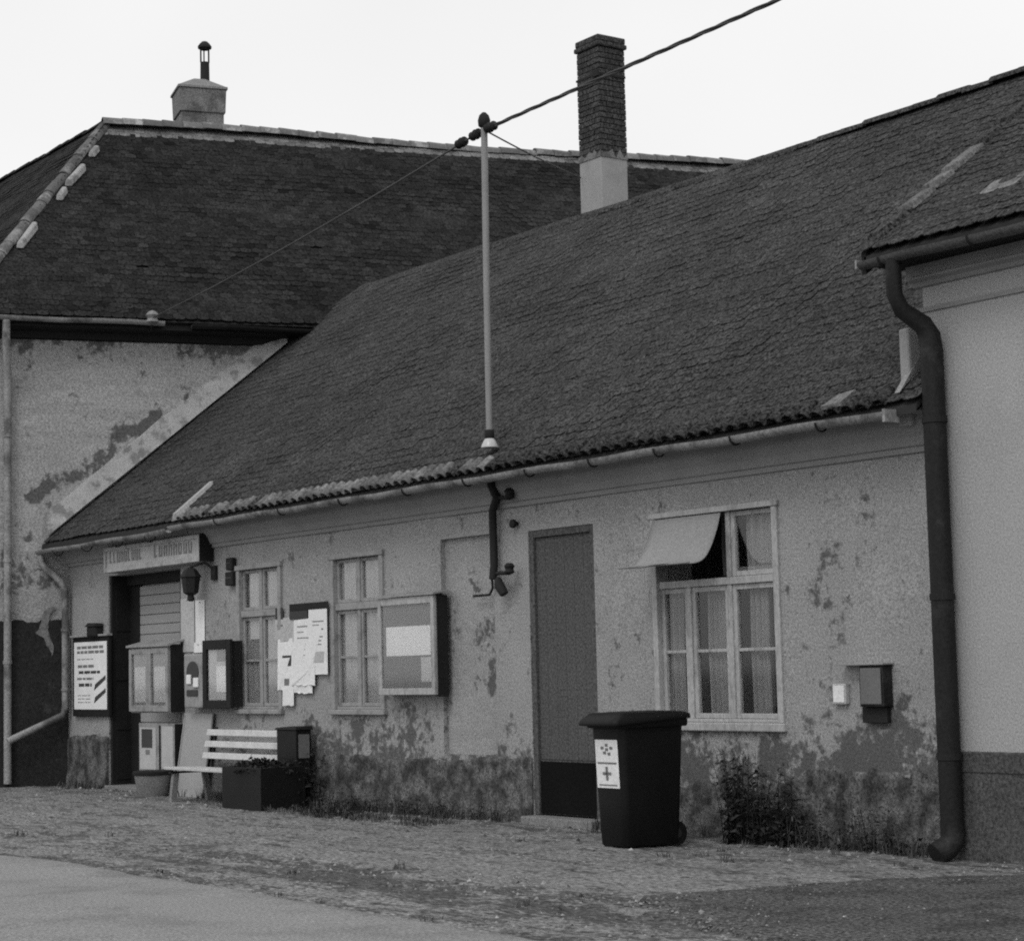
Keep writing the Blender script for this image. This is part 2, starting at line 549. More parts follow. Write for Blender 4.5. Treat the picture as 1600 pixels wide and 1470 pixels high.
xs = [-300, -150, -80, -50, -35, -26, -21] + [-18 + 0.07 * i for i in range(330)] + [6, 8, 12, 20, 35, 60, 120, 300]
ys = [-300, -150, -80, -45, -28, -20, -14, -11, -9.5] + [-8.6 + 0.06 * i for i in range(145)] + [0.3, 1.5, 5, 12, 25, 50, 100, 200, 300]
gv, gs = [], []
for y in ys:
    for x in xs:
        near = -19 < x < 6 and -9 < y < 0.2
        gv.append((x, y, gh(x, y) if near else (-0.05 if -13 < y < -5.3 else 0.0)))
        soil_shade = rut(x, y) * 0.75 + 0.22 * smooth(-1.2, -0.1, y) + 0.3 * smooth(-2.2, -2.7, y) * nz(x * 0.4, y * 2.2, 4.4)  # rut term puts groove shade and dark soil into the colour
        soil_shade += 0.22 * smooth(0.28, 0.02, abs(y - road_edge(x)))
        soil_shade += 0.25 * smooth(-9, -4, x) * smooth(-3.2, -3.8, y) * smooth(-5.6, -4.6, y)
        soil_shade -= 0.16 * smooth(-6, -1, x) * math.exp(-((y + 2.9) / 0.55) ** 2)
        soil_shade += 0.08 + 0.55 * max(0.0, nz(x * 0.45, y * 3.4, 14.0) - 0.1) + 0.25 * max(0.0, nz(x * 1.1, y * 6.0, 4.0) - 0.1)
        gs.append(soil_shade)
nx = len(xs)
gf = [[j * nx + i, j * nx + i + 1, (j + 1) * nx + i + 1, (j + 1) * nx + i] for j in range(len(ys) - 1) for i in range(nx - 1)]
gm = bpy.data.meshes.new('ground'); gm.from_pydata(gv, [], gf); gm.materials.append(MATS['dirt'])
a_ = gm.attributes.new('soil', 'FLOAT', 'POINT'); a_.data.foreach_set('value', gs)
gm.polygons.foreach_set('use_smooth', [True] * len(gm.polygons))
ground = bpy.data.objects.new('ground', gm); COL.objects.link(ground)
ground['kind'] = 'structure'
tag(ground, 'worn dirt verge with wheel ruts between house and road', 'ground')

mb = MB()
rx = [-200, -100, -50, -30] + [-20 + 0.12 * i for i in range(240)] + [10, 20, 50, 100, 200]
ry = [0, 0.04, 0.15, 0.4, 1.2, 2.5, 4.5, 7.5]
grid = []
for x in rx:
    e = road_edge(x) if -20 <= x <= 9 else -5.1
    row = []
    for k, d in enumerate(ry):
        z = (-0.02, 0.006, 0.012, 0.016, 0.022, 0.03, 0.03, 0.01)[k] + (0.004 * nz(x * 1.5, d * 1.5, 7) if 0 < k < 7 else 0)
        row.append(mb.vert((x, e - d, z)))
    grid.append(row)
for i in range(len(rx) - 1):
    for k in range(len(ry) - 1):
        mb.f.append([grid[i][k], grid[i][k + 1], grid[i + 1][k + 1], grid[i + 1][k]]); mb.t.append(0)
o = mb.build('road', 'asphalt', smooth=True, kind='structure')
tag(o, 'pale asphalt road with ragged edge at lower left', 'road')

# gravel forecourt of the right house, edge measured on the ground
edge = [(9, -0.15), (2.2, -0.35), (1.5, -0.62), (1.15, -1.1), (0.85, -1.7), (0.68, -2.35), (0.62, -2.9), (0.45, -3.4), (0.75, -3.7),
        (1.4, -3.93), (2.2, -4.2), (2.9, -4.45), (4.2, -4.75), (9, -4.9)]
ring = []
for k in range(len(edge) - 1):
    a, b = Vector(edge[k]), Vector(edge[k + 1])
    n = max(1, int((b - a).length / 0.12))
    for j in range(n):
        p = a.lerp(b, j / n)
        ring.append((p.x + 0.06 * nz(p.x * 4, p.y * 4, 3), p.y + 0.05 * nz(p.x * 4, p.y * 4, 9)))
ring.append(edge[-1])
mb = MB()
cx, cy = 4.0, -2.4
cc = mb.vert((cx, cy, 0.03))
rings = []
for t, z in ((1.0, -0.03), (0.985, 0.012), (0.93, 0.022), (0.75, 0.028), (0.4, 0.03)):
    rings.append([mb.vert((cx + (x - cx) * t, cy + (y - cy) * t, z)) for x, y in ring])
for k in range(len(rings) - 1):
    for j in range(len(ring) - 1):
        mb.f.append([rings[k][j], rings[k][j + 1], rings[k + 1][j + 1], rings[k + 1][j]]); mb.t.append(0)
for j in range(len(ring) - 1):
    mb.f.append([rings[-1][j], rings[-1][j + 1], cc]); mb.t.append(0)
o = mb.build('gravel_forecourt', 'gravel', smooth=True, kind='structure')
tag(o, 'dark gravel drive spreading in front of the right house', 'gravel')

# ------------------------------------------------------------------ main house
house = thing('long_house', 'low plastered house with long tiled roof, shop entrance and notice boards', 'house', (-8.4, 2.0, 0))
XL, XR = -16.78, 0.15
ZE = 3.46          # top of the wall
TH = 0.42


def rect(px0, py0, px1, py1, y=0.0):
    a, b = fac(px0, py0, y), fac(px1, py1, y)
    return a.x, b.x, b.z, a.z     # x0,x1,z0,z1


OP = {
    'shop': (fac(170, 1000).x, fac(283, 1000).x, -0.2, 2.93),
    'winL': (fac(375, 900).x, fac(437, 900).x, 1.1, 2.80),
    'winM': (fac(522, 900).x, fac(596, 900).x, 1.1, 2.80),
    'niche': (fac(688, 860).x, fac(771, 860).x, 0.64, 2.89),
    'door': (fac(825, 840).x, fac(927, 840).x, 0.07, 2.87),
    'winR': (fac(1026, 900).x, fac(1213, 900).x, 1.0, 2.84),
}
xsw = sorted(set([XL, XR] + [v for o_ in OP.values() for v in o_[:2]]))
zsw = sorted(set([-0.3, ZE] + [v for o_ in OP.values() for v in o_[2:]]))
# finer rows and columns so the plaster can be a little uneven
def densify(a, st):
    out = [a[0]]
    for q in a[1:]:
        n = max(1, int(math.ceil((q - out[-1]) / st)))
        b0 = out[-1]
        out += [b0 + (q - b0) * k / n for k in range(1, n + 1)]
    return out
xsd, zsd = densify(xsw, 0.08), densify(zsw, 0.08)
mb = MB()
def in_op(x, z):
    return any(a < x < b and c < z < d for a, b, c, d in OP.values())
idx = {}
def on_edge(x, z):
    return any(a - 0.02 <= x <= b + 0.02 and c - 0.02 <= z <= d + 0.02 for a, b, c, d in OP.values()) or z > ZE - 0.01
def wv(i, j):
    if (i, j) not in idx:
        x, z = xsd[i], zsd[j]
        y = 0.0 if on_edge(x, z) else 0.012 * nz(x * 0.9, z * 0.9, 6)
        idx[(i, j)] = mb.vert((x, y, z))
    return idx[(i, j)]
for i in range(len(xsd) - 1):
    for j in range(len(zsd) - 1):
        if not in_op((xsd[i] + xsd[i + 1]) / 2, (zsd[j] + zsd[j + 1]) / 2):
            mb.f.append([wv(i, j), wv(i + 1, j), wv(i + 1, j + 1), wv(i, j + 1)]); mb.t.append(0)
for a, b, c, d in OP.values():      # reveals
    mb.face([(a, 0, c), (a, TH, c), (a, TH, d), (a, 0, d)])
    mb.face([(b, 0, c), (b, 0, d), (b, TH, d), (b, TH, c)])
    mb.face([(a, 0, d), (a, TH, d), (b, TH, d), (b, 0, d)])
    mb.face([(a, 0, c), (b, 0, c), (b, TH, c), (a, TH, c)])
# inner skin, side walls and back so that rooms are dark
mb.box(XL, XR, 8.3, 8.6, -0.3, ZE)
mb.box(XL - 0.1, XL - 0.01, 0.05, 8.6, -0.3, ZE)
mb.box(XR + 0.01, XR + 0.1, 0.05, 8.6, -0.3, ZE)
mb.face([(XL, 0.02, ZE), (XR, 0.02, ZE), (XR, 8.5, ZE), (XL, 8.5, ZE)])
wall = mb.build('wall', 'plaster', house)
def blob(x, z, px, py, rx_, rz_):
    c_ = fac(px, py)
    return math.exp(-((x - c_.x) / rx_) ** 2 - ((z - c_.z) / rz_) ** 2)
def damp(x, z):
    x += 0.22 * nz(x * 2.3, z * 2.3, 41) + 0.08 * nz(x * 7, z * 7, 43)
    z += 0.20 * nz(x * 1.9, z * 2.3, 47) + 0.09 * nz(x * 6, z * 8, 49)
    '''rising damp, old repairs, darker band below the eave: +1 soaked dark, -1 sound'''
    v_ = 0.55 * smooth(1.25, 0.75, z) * smooth(-10.6, -9.8, x)
    v_ += 0.3 * smooth(0.9, 0.6, z)
    v_ -= 0.75 * blob(x, z, 728, 1140, 0.62, 0.27)
    v_ -= 0.5 * blob(x, z, 1150, 1175, 0.5, 0.2)
    v_ += 0.45 * blob(x, z, 1370, 1150, 0.5, 0.35) + 0.4 * blob(x, z, 640, 1120, 0.7, 0.2)
    v_ += 0.3 * blob(x, z, 1100, 1180, 0.35, 0.3) + 0.22 * blob(x, z, 1290, 900, 0.4, 0.9)
    v_ += 0.25 * blob(x, z, 760, 1040, 0.3, 0.3) + 0.3 * blob(x, z, 330, 840, 0.6, 0.2)
    v_ += 0.15 * smooth(2.9, 3.3, z) + 0.55 * max(0.0, nz(x * 4.5, z * 0.35, 60) - 0.12) * smooth(0.8, 1.6, z) + 0.35 * max(0.0, nz(x * 1.2, z * 1.2, 66) - 0.1)  # first term: wall darker towards its top; then streaks and blotches
    for px_s in (530, 560, 590, 385, 1040, 1100, 1160, 1205):
        v_ += 0.3 * math.exp(-((x - fac(px_s, 1130).x) / 0.05) ** 2) * smooth(1.05, 0.98, z)
    return v_
at_ = wall.data.attributes.new('soil', 'FLOAT', 'POINT')
at_.data.foreach_set('value', [damp(v_.co.x - 8.4, v_.co.z) for v_ in wall.data.vertices])
# inside partitions keep neighbouring openings separate
mb = MB()
for x in (-12.9, -9.9, -7.5, -5.6, -3.9):
    mb.box(x - 0.05, x + 0.05, TH + 0.02, 4.2, -0.2, ZE - 0.02)
mb.box(XL + 0.05, XR - 0.05, 4.2, 4.3, -0.2, ZE - 0.02)
mb.build('partition', 'board', house)

# eave cornice
mb = MB()
prof = [(0.0, 3.12), (-0.03, 3.13), (-0.035, 3.17), (-0.06, 3.18), (-0.09, 3.25), (-0.16, 3.33), (-0.17, 3.40), (-0.30, 3.42), (-0.30, 3.455), (0.0, 3.455)]
for x0, x1 in ((XL + 0.02, -12.62), (-12.6, XR + 0.1)):
    mb.prism([(x0, y, z) for y, z in prof], (x1 - x0, 0, 0))
mb.build('cornice', 'cornice', house)

# plinth: rough damp render with a broken upper edge
def plinth(x0, x1, top, amp, name, mt, depth=0.03, f=1.0, sd=0):
    mb = MB()
    nxx = max(2, int((x1 - x0) / 0.05)); nzz = 22
    g = []
    for i in range(nxx + 1):
        x = x0 + (x1 - x0) * i / nxx
        t = (top(x) if callable(top) else top) + amp * nz(x * 1.1 * f, sd) + amp * 0.35 * nz(x * 5.0, sd + 4)
        row = []
        for j in range(nzz + 1):
            z = -0.2 + (t + 0.2) * j / nzz
            y = -depth - 0.012 * nz(x * 3, z * 3, sd) - 0.006 * nz(x * 11, z * 11, sd) - 0.03 * smooth(0.35, 0.0, z)
            if j == nzz:
                y = 0.015
            row.append(mb.vert((x, y, z)))
        g.append(row)
    for i in range(nxx):
        for j in range(nzz):
            mb.f.append([g[i][j], g[i + 1][j], g[i + 1][j + 1], g[i][j + 1]]); mb.t.append(0)
    for side in (0, nxx):
        x = mb.v[g[side][0]].x
        for j in range(nzz):
            a, b = g[side][j], g[side][j + 1]
            q = [mb.vert((x, 0.02, mb.v[b].z)), mb.vert((x, 0.02, mb.v[a].z))]
            mb.f.append([a, b] + q if side else [b, a] + q[::-1]); mb.t.append(0)
    return mb.build(name, mt, house, smooth=True)

sx0, sx1 = OP['shop'][0], OP['shop'][1]
dx0, dx1 = OP['door'][0], OP['door'][1]
plinth(XL + 0.03, sx0 - 0.01, 0.72, 0.05, 'plinth', 'plaster_plinth', sd=1)
plinth(sx1 + 0.02, -10.2, 0.45, 0.05, 'plinth', 'plaster_damp', sd=2)
plinth(-10.2, dx0 - 0.01, lambda x: 0.6 + 0.05 * smooth(-7, -6, x), 0.045, 'plinth', 'plaster_plinth', depth=0.014, sd=3)
plinth(dx1 + 0.01, XR - 0.02, lambda x: 0.5 + 0.2 * smooth(-2.0, -0.4, x), 0.2, 'plinth', 'plaster_plinth', depth=0.014, sd=5)
# damp skin of plaster above the plinth (flaking, own outline)
def flake(name, pts, mt, parent, y=-0.008, th=0.02, jag=0.03, n=7, sd=0):
    ring = []
    for k in range(len(pts)):
        a, b = Vector(pts[k]), Vector(pts[(k + 1) % len(pts)])
        for j in range(n):
            p = a.lerp(b, j / n)
            ring.append((p.x + jag * nz(p.x * 6, p.y * 6, sd), y, p.y + jag * nz(p.x * 6, p.y * 6, sd + 5)))
    return MB().prism(ring, (0, th, 0)).build(name, mt, parent)
def fpts(lst, y=0.0):
    return [(fac(px, py, y).x, fac(px, py, y).z) for px, py in lst]

# blocked doorway niche: back panel and hairline lower infill
a, b, c, d = OP['niche']
def seg_d(x, z, pts, r_):
    best = 9.0
    for (ax_, az_), (bx_, bz_) in zip(pts, pts[1:]):
        dx_, dz_ = bx_ - ax_, bz_ - az_
        t = max(0, min(1, ((x - ax_) * dx_ + (z - az_) * dz_) / (dx_ * dx_ + dz_ * dz_)))
        best = min(best, math.hypot(x - ax_ - dx_ * t, z - az_ - dz_ * t))
    return math.exp(-(best / r_) ** 2)
mb = MB()
nn_, mm_ = 30, 66
g = [[mb.vert((a - 0.02 + (b - a + 0.04) * i / nn_, 0.06 + 0.006 * nz(i * 0.3, j * 0.3, 8), c - 0.02 + (d - c + 0.04) * j / mm_)) for j in range(mm_ + 1)] for i in range(nn_ + 1)]
for i in range(nn_):
    for j in range(mm_):
        mb.f.append([g[i][j], g[i + 1][j], g[i + 1][j + 1], g[i][j + 1]]); mb.t.append(0)
npn = mb.build('niche_panel', 'plaster', house)
ST = [(fpts([(720, 856), (730, 880), (740, 900), (746, 922)], 0.06), 0.07, 0.45), (fpts([(752, 870), (764, 880)], 0.06), 0.1, 0.35), (fpts([(745, 985), (775, 980), (772, 1060), (750, 1070)], 0.06), 0.14, 0.5),
      (fpts([(768, 1035), (770, 1082)], 0.06), 0.05, 0.8), (fpts([(705, 1010), (708, 1095)], 0.06), 0.08, 0.3), (fpts([(690, 1140), (770, 1130)], 0.06), 0.2, -0.6)]
vals = []
for v_ in npn.data.vertices:
    w_ = v_.co + Vector(OFF[house])
    qx, qz = w_.x + 0.06 * nz(w_.x * 6, w_.z * 6, 3), w_.z + 0.06 * nz(w_.x * 6, w_.z * 6, 13)
    vals.append(sum(k_ * seg_d(qx, qz, p_, r_) for p_, r_, k_ in ST))
npn.data.attributes.new('soil', 'FLOAT', 'POINT').data.foreach_set('value', vals)

# threshold of the door
MB().box(dx0 - 0.02, dx1 + 0.06, -0.16, TH, -0.2, 0.075).build('threshold', 'concrete', house, bevel=0.012)
# door leaf
dz0, dz1 = 0.08, 2.87
door = MB().box(dx0 + 0.07, dx1 - 0.07, 0.05, 0.10, dz0 + 0.01, dz1 - 0.07).build('door', 'door', house)
MB().box(dx0 + 0.001, dx0 + 0.07, 0.01, 0.14, dz0, dz1 - 0.001).box(dx1 - 0.07, dx1 - 0.001, 0.01, 0.14, dz0, dz1 - 0.001).box(dx0 + 0.071, dx1 - 0.071, 0.01, 0.14, dz1 - 0.07, dz1 - 0.001).build('door_frame', 'door', door, bevel=0.004)
pw = (dx1 - dx0 - 0.14)
for k in range(6):
    x = dx0 + 0.07 + pw * k / 6
    MB().box(x + 0.0015, x + pw / 6 - 0.0015, 0.042, 0.049, 0.62, dz1 - 0.08).build('plank', 'door', door, bevel=0.004)
MB().box(dx0 + 0.075, dx1 - 0.075, 0.026, 0.049, dz0 + 0.02, 0.60).build('lower_panel', 'door_lower', door, bevel=0.005)  # black lower part of the leaf, as a separate panel

# ------------------------------------------------------------------ windows of the main house
def wavy(x0, x1, y, z0, z1, waves, amp, ph=0.0, n=28):
    mb = MB()
    prev = None
    for i in range(n + 1):
        t = i / n
        x = x0 + (x1 - x0) * t
        yy = y + amp * math.sin(t * waves * 2 * math.pi + ph) + amp * 0.4 * math.sin(t * waves * 5.1 + ph)
        cur = (mb.vert((x, yy, z0)), mb.vert((x, yy * 1.0 - 0.01, (z0 + z1) / 2)), mb.vert((x, yy, z1)))
        if prev:
            mb.f.append([prev[0], cur[0], cur[1], prev[1]]); mb.f.append([prev[1], cur[1], cur[2], prev[2]]); mb.t += [0, 0]
        prev = cur
    return mb


def sash(win, x0, x1, z0, z1, y, mt, glass, st=0.045, bars=(), d=0.045, bw_=0.028):
    """one casement: four rails as one frame, glazing bars, panes"""
    mb = MB()
    mb.box(x0, x0 + st, y, y + d, z0, z1).box(x1 - st, x1, y, y + d, z0, z1)
    mb.box(x0 + st, x1 - st, y + 0.002, y + d - 0.002, z1 - st, z1 - 0.001).box(x0 + st, x1 - st, y + 0.002, y + d - 0.002, z0 + 0.001, z0 + st)
    zz = [z0 + st] + list(bars) + [z1 - st]
    for b_ in bars:
        mb.box(x0 + st, x1 - st, y + 0.006, y + d - 0.006, b_ - bw_ / 2, b_ + bw_ / 2)
    mb.build('sash', mt, win, bevel=0.004)
    for k in range(len(zz) - 1):
        lo, hi = zz[k] + (bw_ / 2 if k else 0), zz[k + 1] - (bw_ / 2 if k < len(zz) - 2 else 0)
        MB().box(x0 + st, x1 - st, y + d * 0.5, y + d * 0.5 + 0.004, lo, hi).build('pane', glass, win)


def casing(x0, x1, z0, z1, mt, wd=0.07, proud=0.03, inn=0.12):
    mb = MB()
    mb.box(x0 - wd, x0 + 0.02, -proud, inn, z0 - 0.001, z1).box(x1 - 0.02, x1 + wd, -proud, inn, z0 - 0.001, z1)
    mb.box(x0 - wd - 0.015, x1 + wd + 0.015, -proud - 0.012, inn, z1, z1 + wd)
    mb.box(x0 + 0.02, x1 - 0.02, 0.0, inn, z0, z0 + 0.03)
    return mb


# right-hand window: three casements, fanlight above, canvas blind pushed out over two thirds of the fanlight
a, b, c, d = OP['winR']
win = casing(a, b, c, d, 'wood_white', wd=0.05, proud=0.025).build('window', 'wood_white', house, bevel=0.006)
MB().box(a - 0.08, b + 0.08, -0.05, 0.10, c - 0.075, c - 0.002).build('sill', 'wood_white', win, bevel=0.01)
tz = fac(1120, 908).z
MB().box(a + 0.02, b - 0.02, 0.005, 0.10, tz - 0.035, tz + 0.03).build('transom', 'wood_white', win, bevel=0.006)
m1, m2 = fac(1076, 1000).x, fac(1140, 1000).x
for mx in (m1, m2):
    MB().box(mx - 0.028, mx + 0.028, 0.015, 0.10, c + 0.03, tz - 0.036).build('mullion', 'wood_white', win, bevel=0.005)
MB().box(m2 - 0.028, m2 + 0.028, 0.015, 0.10, tz + 0.031, d - 0.001).build('mullion', 'wood_white', win, bevel=0.005)
bz = fac(1120, 1016).z
for x0, x1 in ((a + 0.02, m1 - 0.028), (m1 + 0.028, m2 - 0.028), (m2 + 0.028, b - 0.02)):
    sash(win, x0 + 0.002, x1 - 0.002, c + 0.032, tz - 0.038, 0.03, 'wood_white', 'glass', bars=(bz,))
sash(win, m2 + 0.03, b - 0.022, tz + 0.033, d - 0.003, 0.03, 'wood_white', 'glass')
sw = (m2 - m1)
for x0, x1, wn in ((a + 0.03, m1 - 0.19, 3), (m1 + 0.19, m2 - 0.13, 4), (m2 + 0.20, b - 0.19, 4)):
    wavy(x0, x1, 0.12, c + 0.05, tz - 0.03, wn, 0.035, ph=x0).build('curtain', 'curtain', win, smooth=True)
wavy(m2 + 0.14, b - 0.15, 0.12, tz + 0.05, d - 0.02, 3, 0.02).build('curtain', 'curtain', win, smooth=True)
wavy(m1 + 0.35, m2 - 0.12, 0.14, tz + 0.05, d - 0.02, 3, 0.02).build('curtain', 'curtain_dim', win, smooth=True)
# blind: hinged at the head, bulging, hangs out over the street
mb = MB()
n, m = 12, 12
g = []
bx0, bx1 = a + 0.0, m2 - 0.03
for i in range(n + 1):
    row = []
    u = i / n
    for j in range(m + 1):
        t = j / m
        y = -0.035 - 0.30 * t - 0.09 * t ** 6 - 0.012 * math.sin(u * 9 + t * 3) * t
        z = d - 0.01 - 0.44 * math.sin(t * math.pi * 0.5) ** 0.8 * (1 + 0.02 * math.sin(u * 7))
        y -= 0.02 * math.sin(u * math.pi) * t
        x = bx0 + (bx1 - bx0) * u
        row.append(mb.vert((x, y, z)))
    g.append(row)
for i in range(n):
    for j in range(m):
        mb.f.append([g[i][j], g[i][j + 1], g[i + 1][j + 1], g[i + 1][j]]); mb.t.append(0)
bl = mb.build('window_blind', 'canvas', win, smooth=True)
sm = bl.modifiers.new('solid', 'SOLIDIFY'); sm.thickness = 0.006
yy, zz_ = mb.v[g[0][m]].y, mb.v[g[0][m]].z
MB().tube([(bx0 - 0.02, yy, zz_), (bx1 + 0.02, yy, zz_)], 0.01, 8).build('blind_rod', 'mast_grey', win)

# the two shop windows: two casements with fanlights
for key, seed in (('winL', 1), ('winM', 2)):
    a, b, c, d = OP[key]
    win = casing(a, b, c, d, 'wood_grey', wd=0.06, proud=0.03).build('window', 'wood_grey', house, bevel=0.006)
    MB().box(a - 0.09, b + 0.09, -0.06, 0.10, c - 0.06, c - 0.002).build('sill', 'wood_grey', win, bevel=0.01)
    tz = fac(555, 945).z
    MB().box(a + 0.02, b - 0.02, -0.005, 0.10, tz - 0.05, tz + 0.03).build('transom', 'wood_grey', win, bevel=0.006)
    mx = (a + b) / 2
    MB().box(mx - 0.03, mx + 0.03, 0.01, 0.10, c + 0.03, tz - 0.051).build('mullion', 'wood_grey', win, bevel=0.005)
    MB().box(mx - 0.03, mx + 0.03, 0.01, 0.10, tz + 0.031, d - 0.001).build('mullion', 'wood_grey', win, bevel=0.005)
    bz = fac(555, 1026).z
    for x0, x1 in ((a + 0.022, mx - 0.031), (mx + 0.031, b - 0.022)):
        sash(win, x0, x1, c + 0.032, tz - 0.053, 0.025, 'wood_grey', 'glass_dusty', st=0.04, bars=(bz,))
        sash(win, x0, x1, tz + 0.033, d - 0.003, 0.025, 'wood_grey', 'glass_dusty', st=0.04)
        wavy(x0 + 0.02, x1 - 0.05, 0.078, c + 0.05, tz - 0.05, 3, 0.012, ph=x0 + seed).build('curtain', 'curtain_pale', win, smooth=True)
        wavy(x0 + 0.03, x1 - 0.02, 0.078, tz + 0.05, d - 0.02, 2, 0.012, ph=x0).build('curtain', 'curtain_pale', win, smooth=True)

# ------------------------------------------------------------------ shop entrance
a, b, c, d = OP['shop']
xm = fac(207, 1000, 0.30).x + 0.05
ent = MB().box(a + 0.001, a + 0.06, 0.02, 0.40, 0.02, d - 0.002).box(a + 0.061, b - 0.001, 0.24, 0.40, d - 0.14, d - 0.003).box(b - 0.07, b - 0.001, 0.02, 0.16, 0.02, d - 0.15).build('shop_door', 'wood_dark', house, bevel=0.006)
for k in range(4):
    z = 0.12 + 0.68 * k
    MB().box(a + 0.061, a + 0.072, 0.08, 0.34, z, z + 0.58).build('door_panel', 'wood_dark', ent, bevel=0.006)
MB().box(a + 0.06, b - 0.07, 0.34, 0.38, 0.02, d - 0.142).build('door_leaf', 'shutter', ent)
sz0 = 0.1
nsl = 20
for k in range(nsl):       # roller shutter slats
    z = sz0 + (d - 0.16 - sz0) * k / nsl
    MB().box(a + 0.37, b - 0.075, 0.30, 0.335, z + 0.004, z + (d - 0.16 - sz0) / nsl - 0.004).build('shutter_slat', 'shutter', ent, bevel=0.008)
MB().box(a + 0.06, a + 0.365, 0.30, 0.335, 0.05, d - 0.15).build('door_side_panel', 'wood_dark', ent)
MB().box(a + 0.0, b, -0.08, TH, -0.2, 0.05).build('shop_step', 'concrete', house, bevel=0.01)

# ------------------------------------------------------------------ main roof
EY, EZ = -0.36, 3.47           # tile edge over the gutter
RY, RZ = 4.2, 7.36
roof = MB()
th_ = math.radians(16)
def xleft(y):                   # the left house's wall line
    return -16.8 + math.tan(th_) * y
yb = 8.8
def roof_z(y):
    return EZ + (RZ - EZ) * (y - EY) / (RY - EY)
p = [(xleft(EY), EY, EZ - 0.02), (XR + 0.1, EY, EZ - 0.02), (XR + 0.1, RY, RZ - 0.02), (xleft(RY), RY, RZ - 0.02)]
q = [(xleft(RY), RY, RZ - 0.02), (XR + 0.1, RY, RZ - 0.02), (XR + 0.1, yb, EZ - 0.1), (xleft(RY), yb, EZ - 0.1)]
roof.prism(p, (0, 0, -0.06)); roof.prism(q, (0, 0, -0.06))
roof.face([(XR + 0.1, EY, EZ - 0.06), (XR + 0.1, yb, EZ - 0.15), (XR + 0.1, RY, RZ - 0.05)])
roof = roof.build('roof', 'deck', house)
es = Vector((0, RY - EY, RZ - EZ)); SL = es.length
PX0 = xleft(EY)
def ins(u, s):
    x = PX0 + u
    y = EY + (RY - EY) * s / SL
    return x > xleft(y) + 0.02 and x < XR + 0.05 and s < SL - 0.08
STEP = -12.62
def lightrow(u, s):
    x = PX0 + u
    return s < 0.1 and STEP < x < -5.6 and nz(x * 2.1, 4.0) > -0.2
tile_roof(roof, (PX0, EY, EZ - 0.01), (1, 0, 0), es, XR + 0.1 - PX0, SL, ins, 'tile', 300, light=lightrow, seed=2, wav=0.02)
ridge_tiles(roof, (xleft(RY) + 0.05, RY, RZ + 0.0), (XR, RY, RZ + 0.05), r=0.10, mt='tile', seed=5, sag=lambda t: -0.10 * (1 - t) ** 2 + 0.02 * math.sin(t * 9))
# eave course: half-round tiles whose open ends make the toothed edge
rnd = random.Random(61)
evar = {}
x = PX0 + 0.1
roff = Vector(OFF[roof])
esn = es.normalized(); nrm = Vector((0, -esn.z, esn.y))
while x < XR - 0.1:
    if x > STEP + 0.12:
        li = STEP < x < -5.6 and rnd.random() < 0.9
        key = (li, rnd.randrange(-2, 3))
        if key not in evar:
            m_ = MB()
            ri = []
            for p_, q_ in ((0.0, 0.074), (0.2, 0.062)):
                for rr in (q_, q_ - 0.014):
                    ri.append([])
                    for j in range(7):
                        g_ = math.pi * j / 6
                        ri[-1].append(len(m_.v))
                        m_.v.append(Vector((rr * math.cos(g_), 0, 0)) + esn * p_ + nrm * (rr * math.sin(g_) * 0.85))
            for j in range(6):
                for f_ in ([ri[0][j], ri[0][j + 1], ri[2][j + 1], ri[2][j]], [ri[0][j], ri[1][j], ri[1][j + 1], ri[0][j + 1]], [ri[1][j], ri[3][j], ri[3][j + 1], ri[1][j + 1]]):
                    m_.f.append(f_); m_.t.append(key[1] * 0.35)
            evar[key] = m_.mesh('eave_tile', 'tile_light' if li else 'tile', smooth=True)
        o = bpy.data.objects.new('eave_tile', evar[key]); COL.objects.link(o); o.parent = roof
        o.location = Vector((x, EY - 0.035 + rnd.uniform(-0.012, 0.012), EZ + 0.004 + rnd.uniform(-0.006, 0.006))) - roff
        o.rotation_euler = (rnd.gauss(0, 0.03), 0, rnd.gauss(0, 0.04))
    x += 0.172
# mortar seam where the roof steps down at the shop
mb = MB()
for k in range(8):
    t0, t1 = k / 8, (k + 1) / 8
    y0, y1 = EY + 0.02 + 0.5 * t0, EY + 0.02 + 0.5 * t1
    x0, x1 = STEP - 0.06 + 0.05 * t0, STEP - 0.06 + 0.05 * t1
    mb.hexa([(x0, y0, roof_z(y0) + 0.03), (x0 + 0.13, y0, roof_z(y0) + 0.03), (x1 + 0.13, y1, roof_z(y1) + 0.03), (x1, y1, roof_z(y1) + 0.03),
             (x0 + 0.02, y0, roof_z(y0) + 0.1), (x0 + 0.11, y0, roof_z(y0) + 0.1), (x1 + 0.11, y1, roof_z(y1) + 0.1), (x1 + 0.02, y1, roof_z(y1) + 0.1)])
mb.build('mortar_seam', 'mortar', roof)

# gutters
GZ = EZ - 0.055
gut = half_pipe(MB(), (STEP + 0.05, EY - 0.045, GZ), (XR - 0.12, EY - 0.045, GZ + 0.01), 0.062, thick=0.004).build('gutter', 'zinc', house, smooth=True)
for px in (345, 445, 540, 640, 735, 832, 932, 1035, 1155, 1290):
    x = fac(px, 680, EY).x
    mb = MB()
    pts = []
    for j in range(9):
        g_ = math.pi * j / 8
        pts.append((x, EY - 0.045 + 0.069 * math.cos(g_), GZ - 0.069 * math.sin(g_)))
    mb.tube(pts, 0.009, 6)
    mb.box(x - 0.015, x + 0.015, EY + 0.03, EY + 0.12, GZ - 0.01, GZ + 0.004)
    mb.build('gutter_bracket', 'iron', gut)
gut2 = half_pipe(MB(), (XL - 0.12, EY - 0.05, GZ - 0.05), (STEP - 0.02, EY - 0.05, GZ - 0.03), 0.06).build('gutter', 'zinc', house, smooth=True)
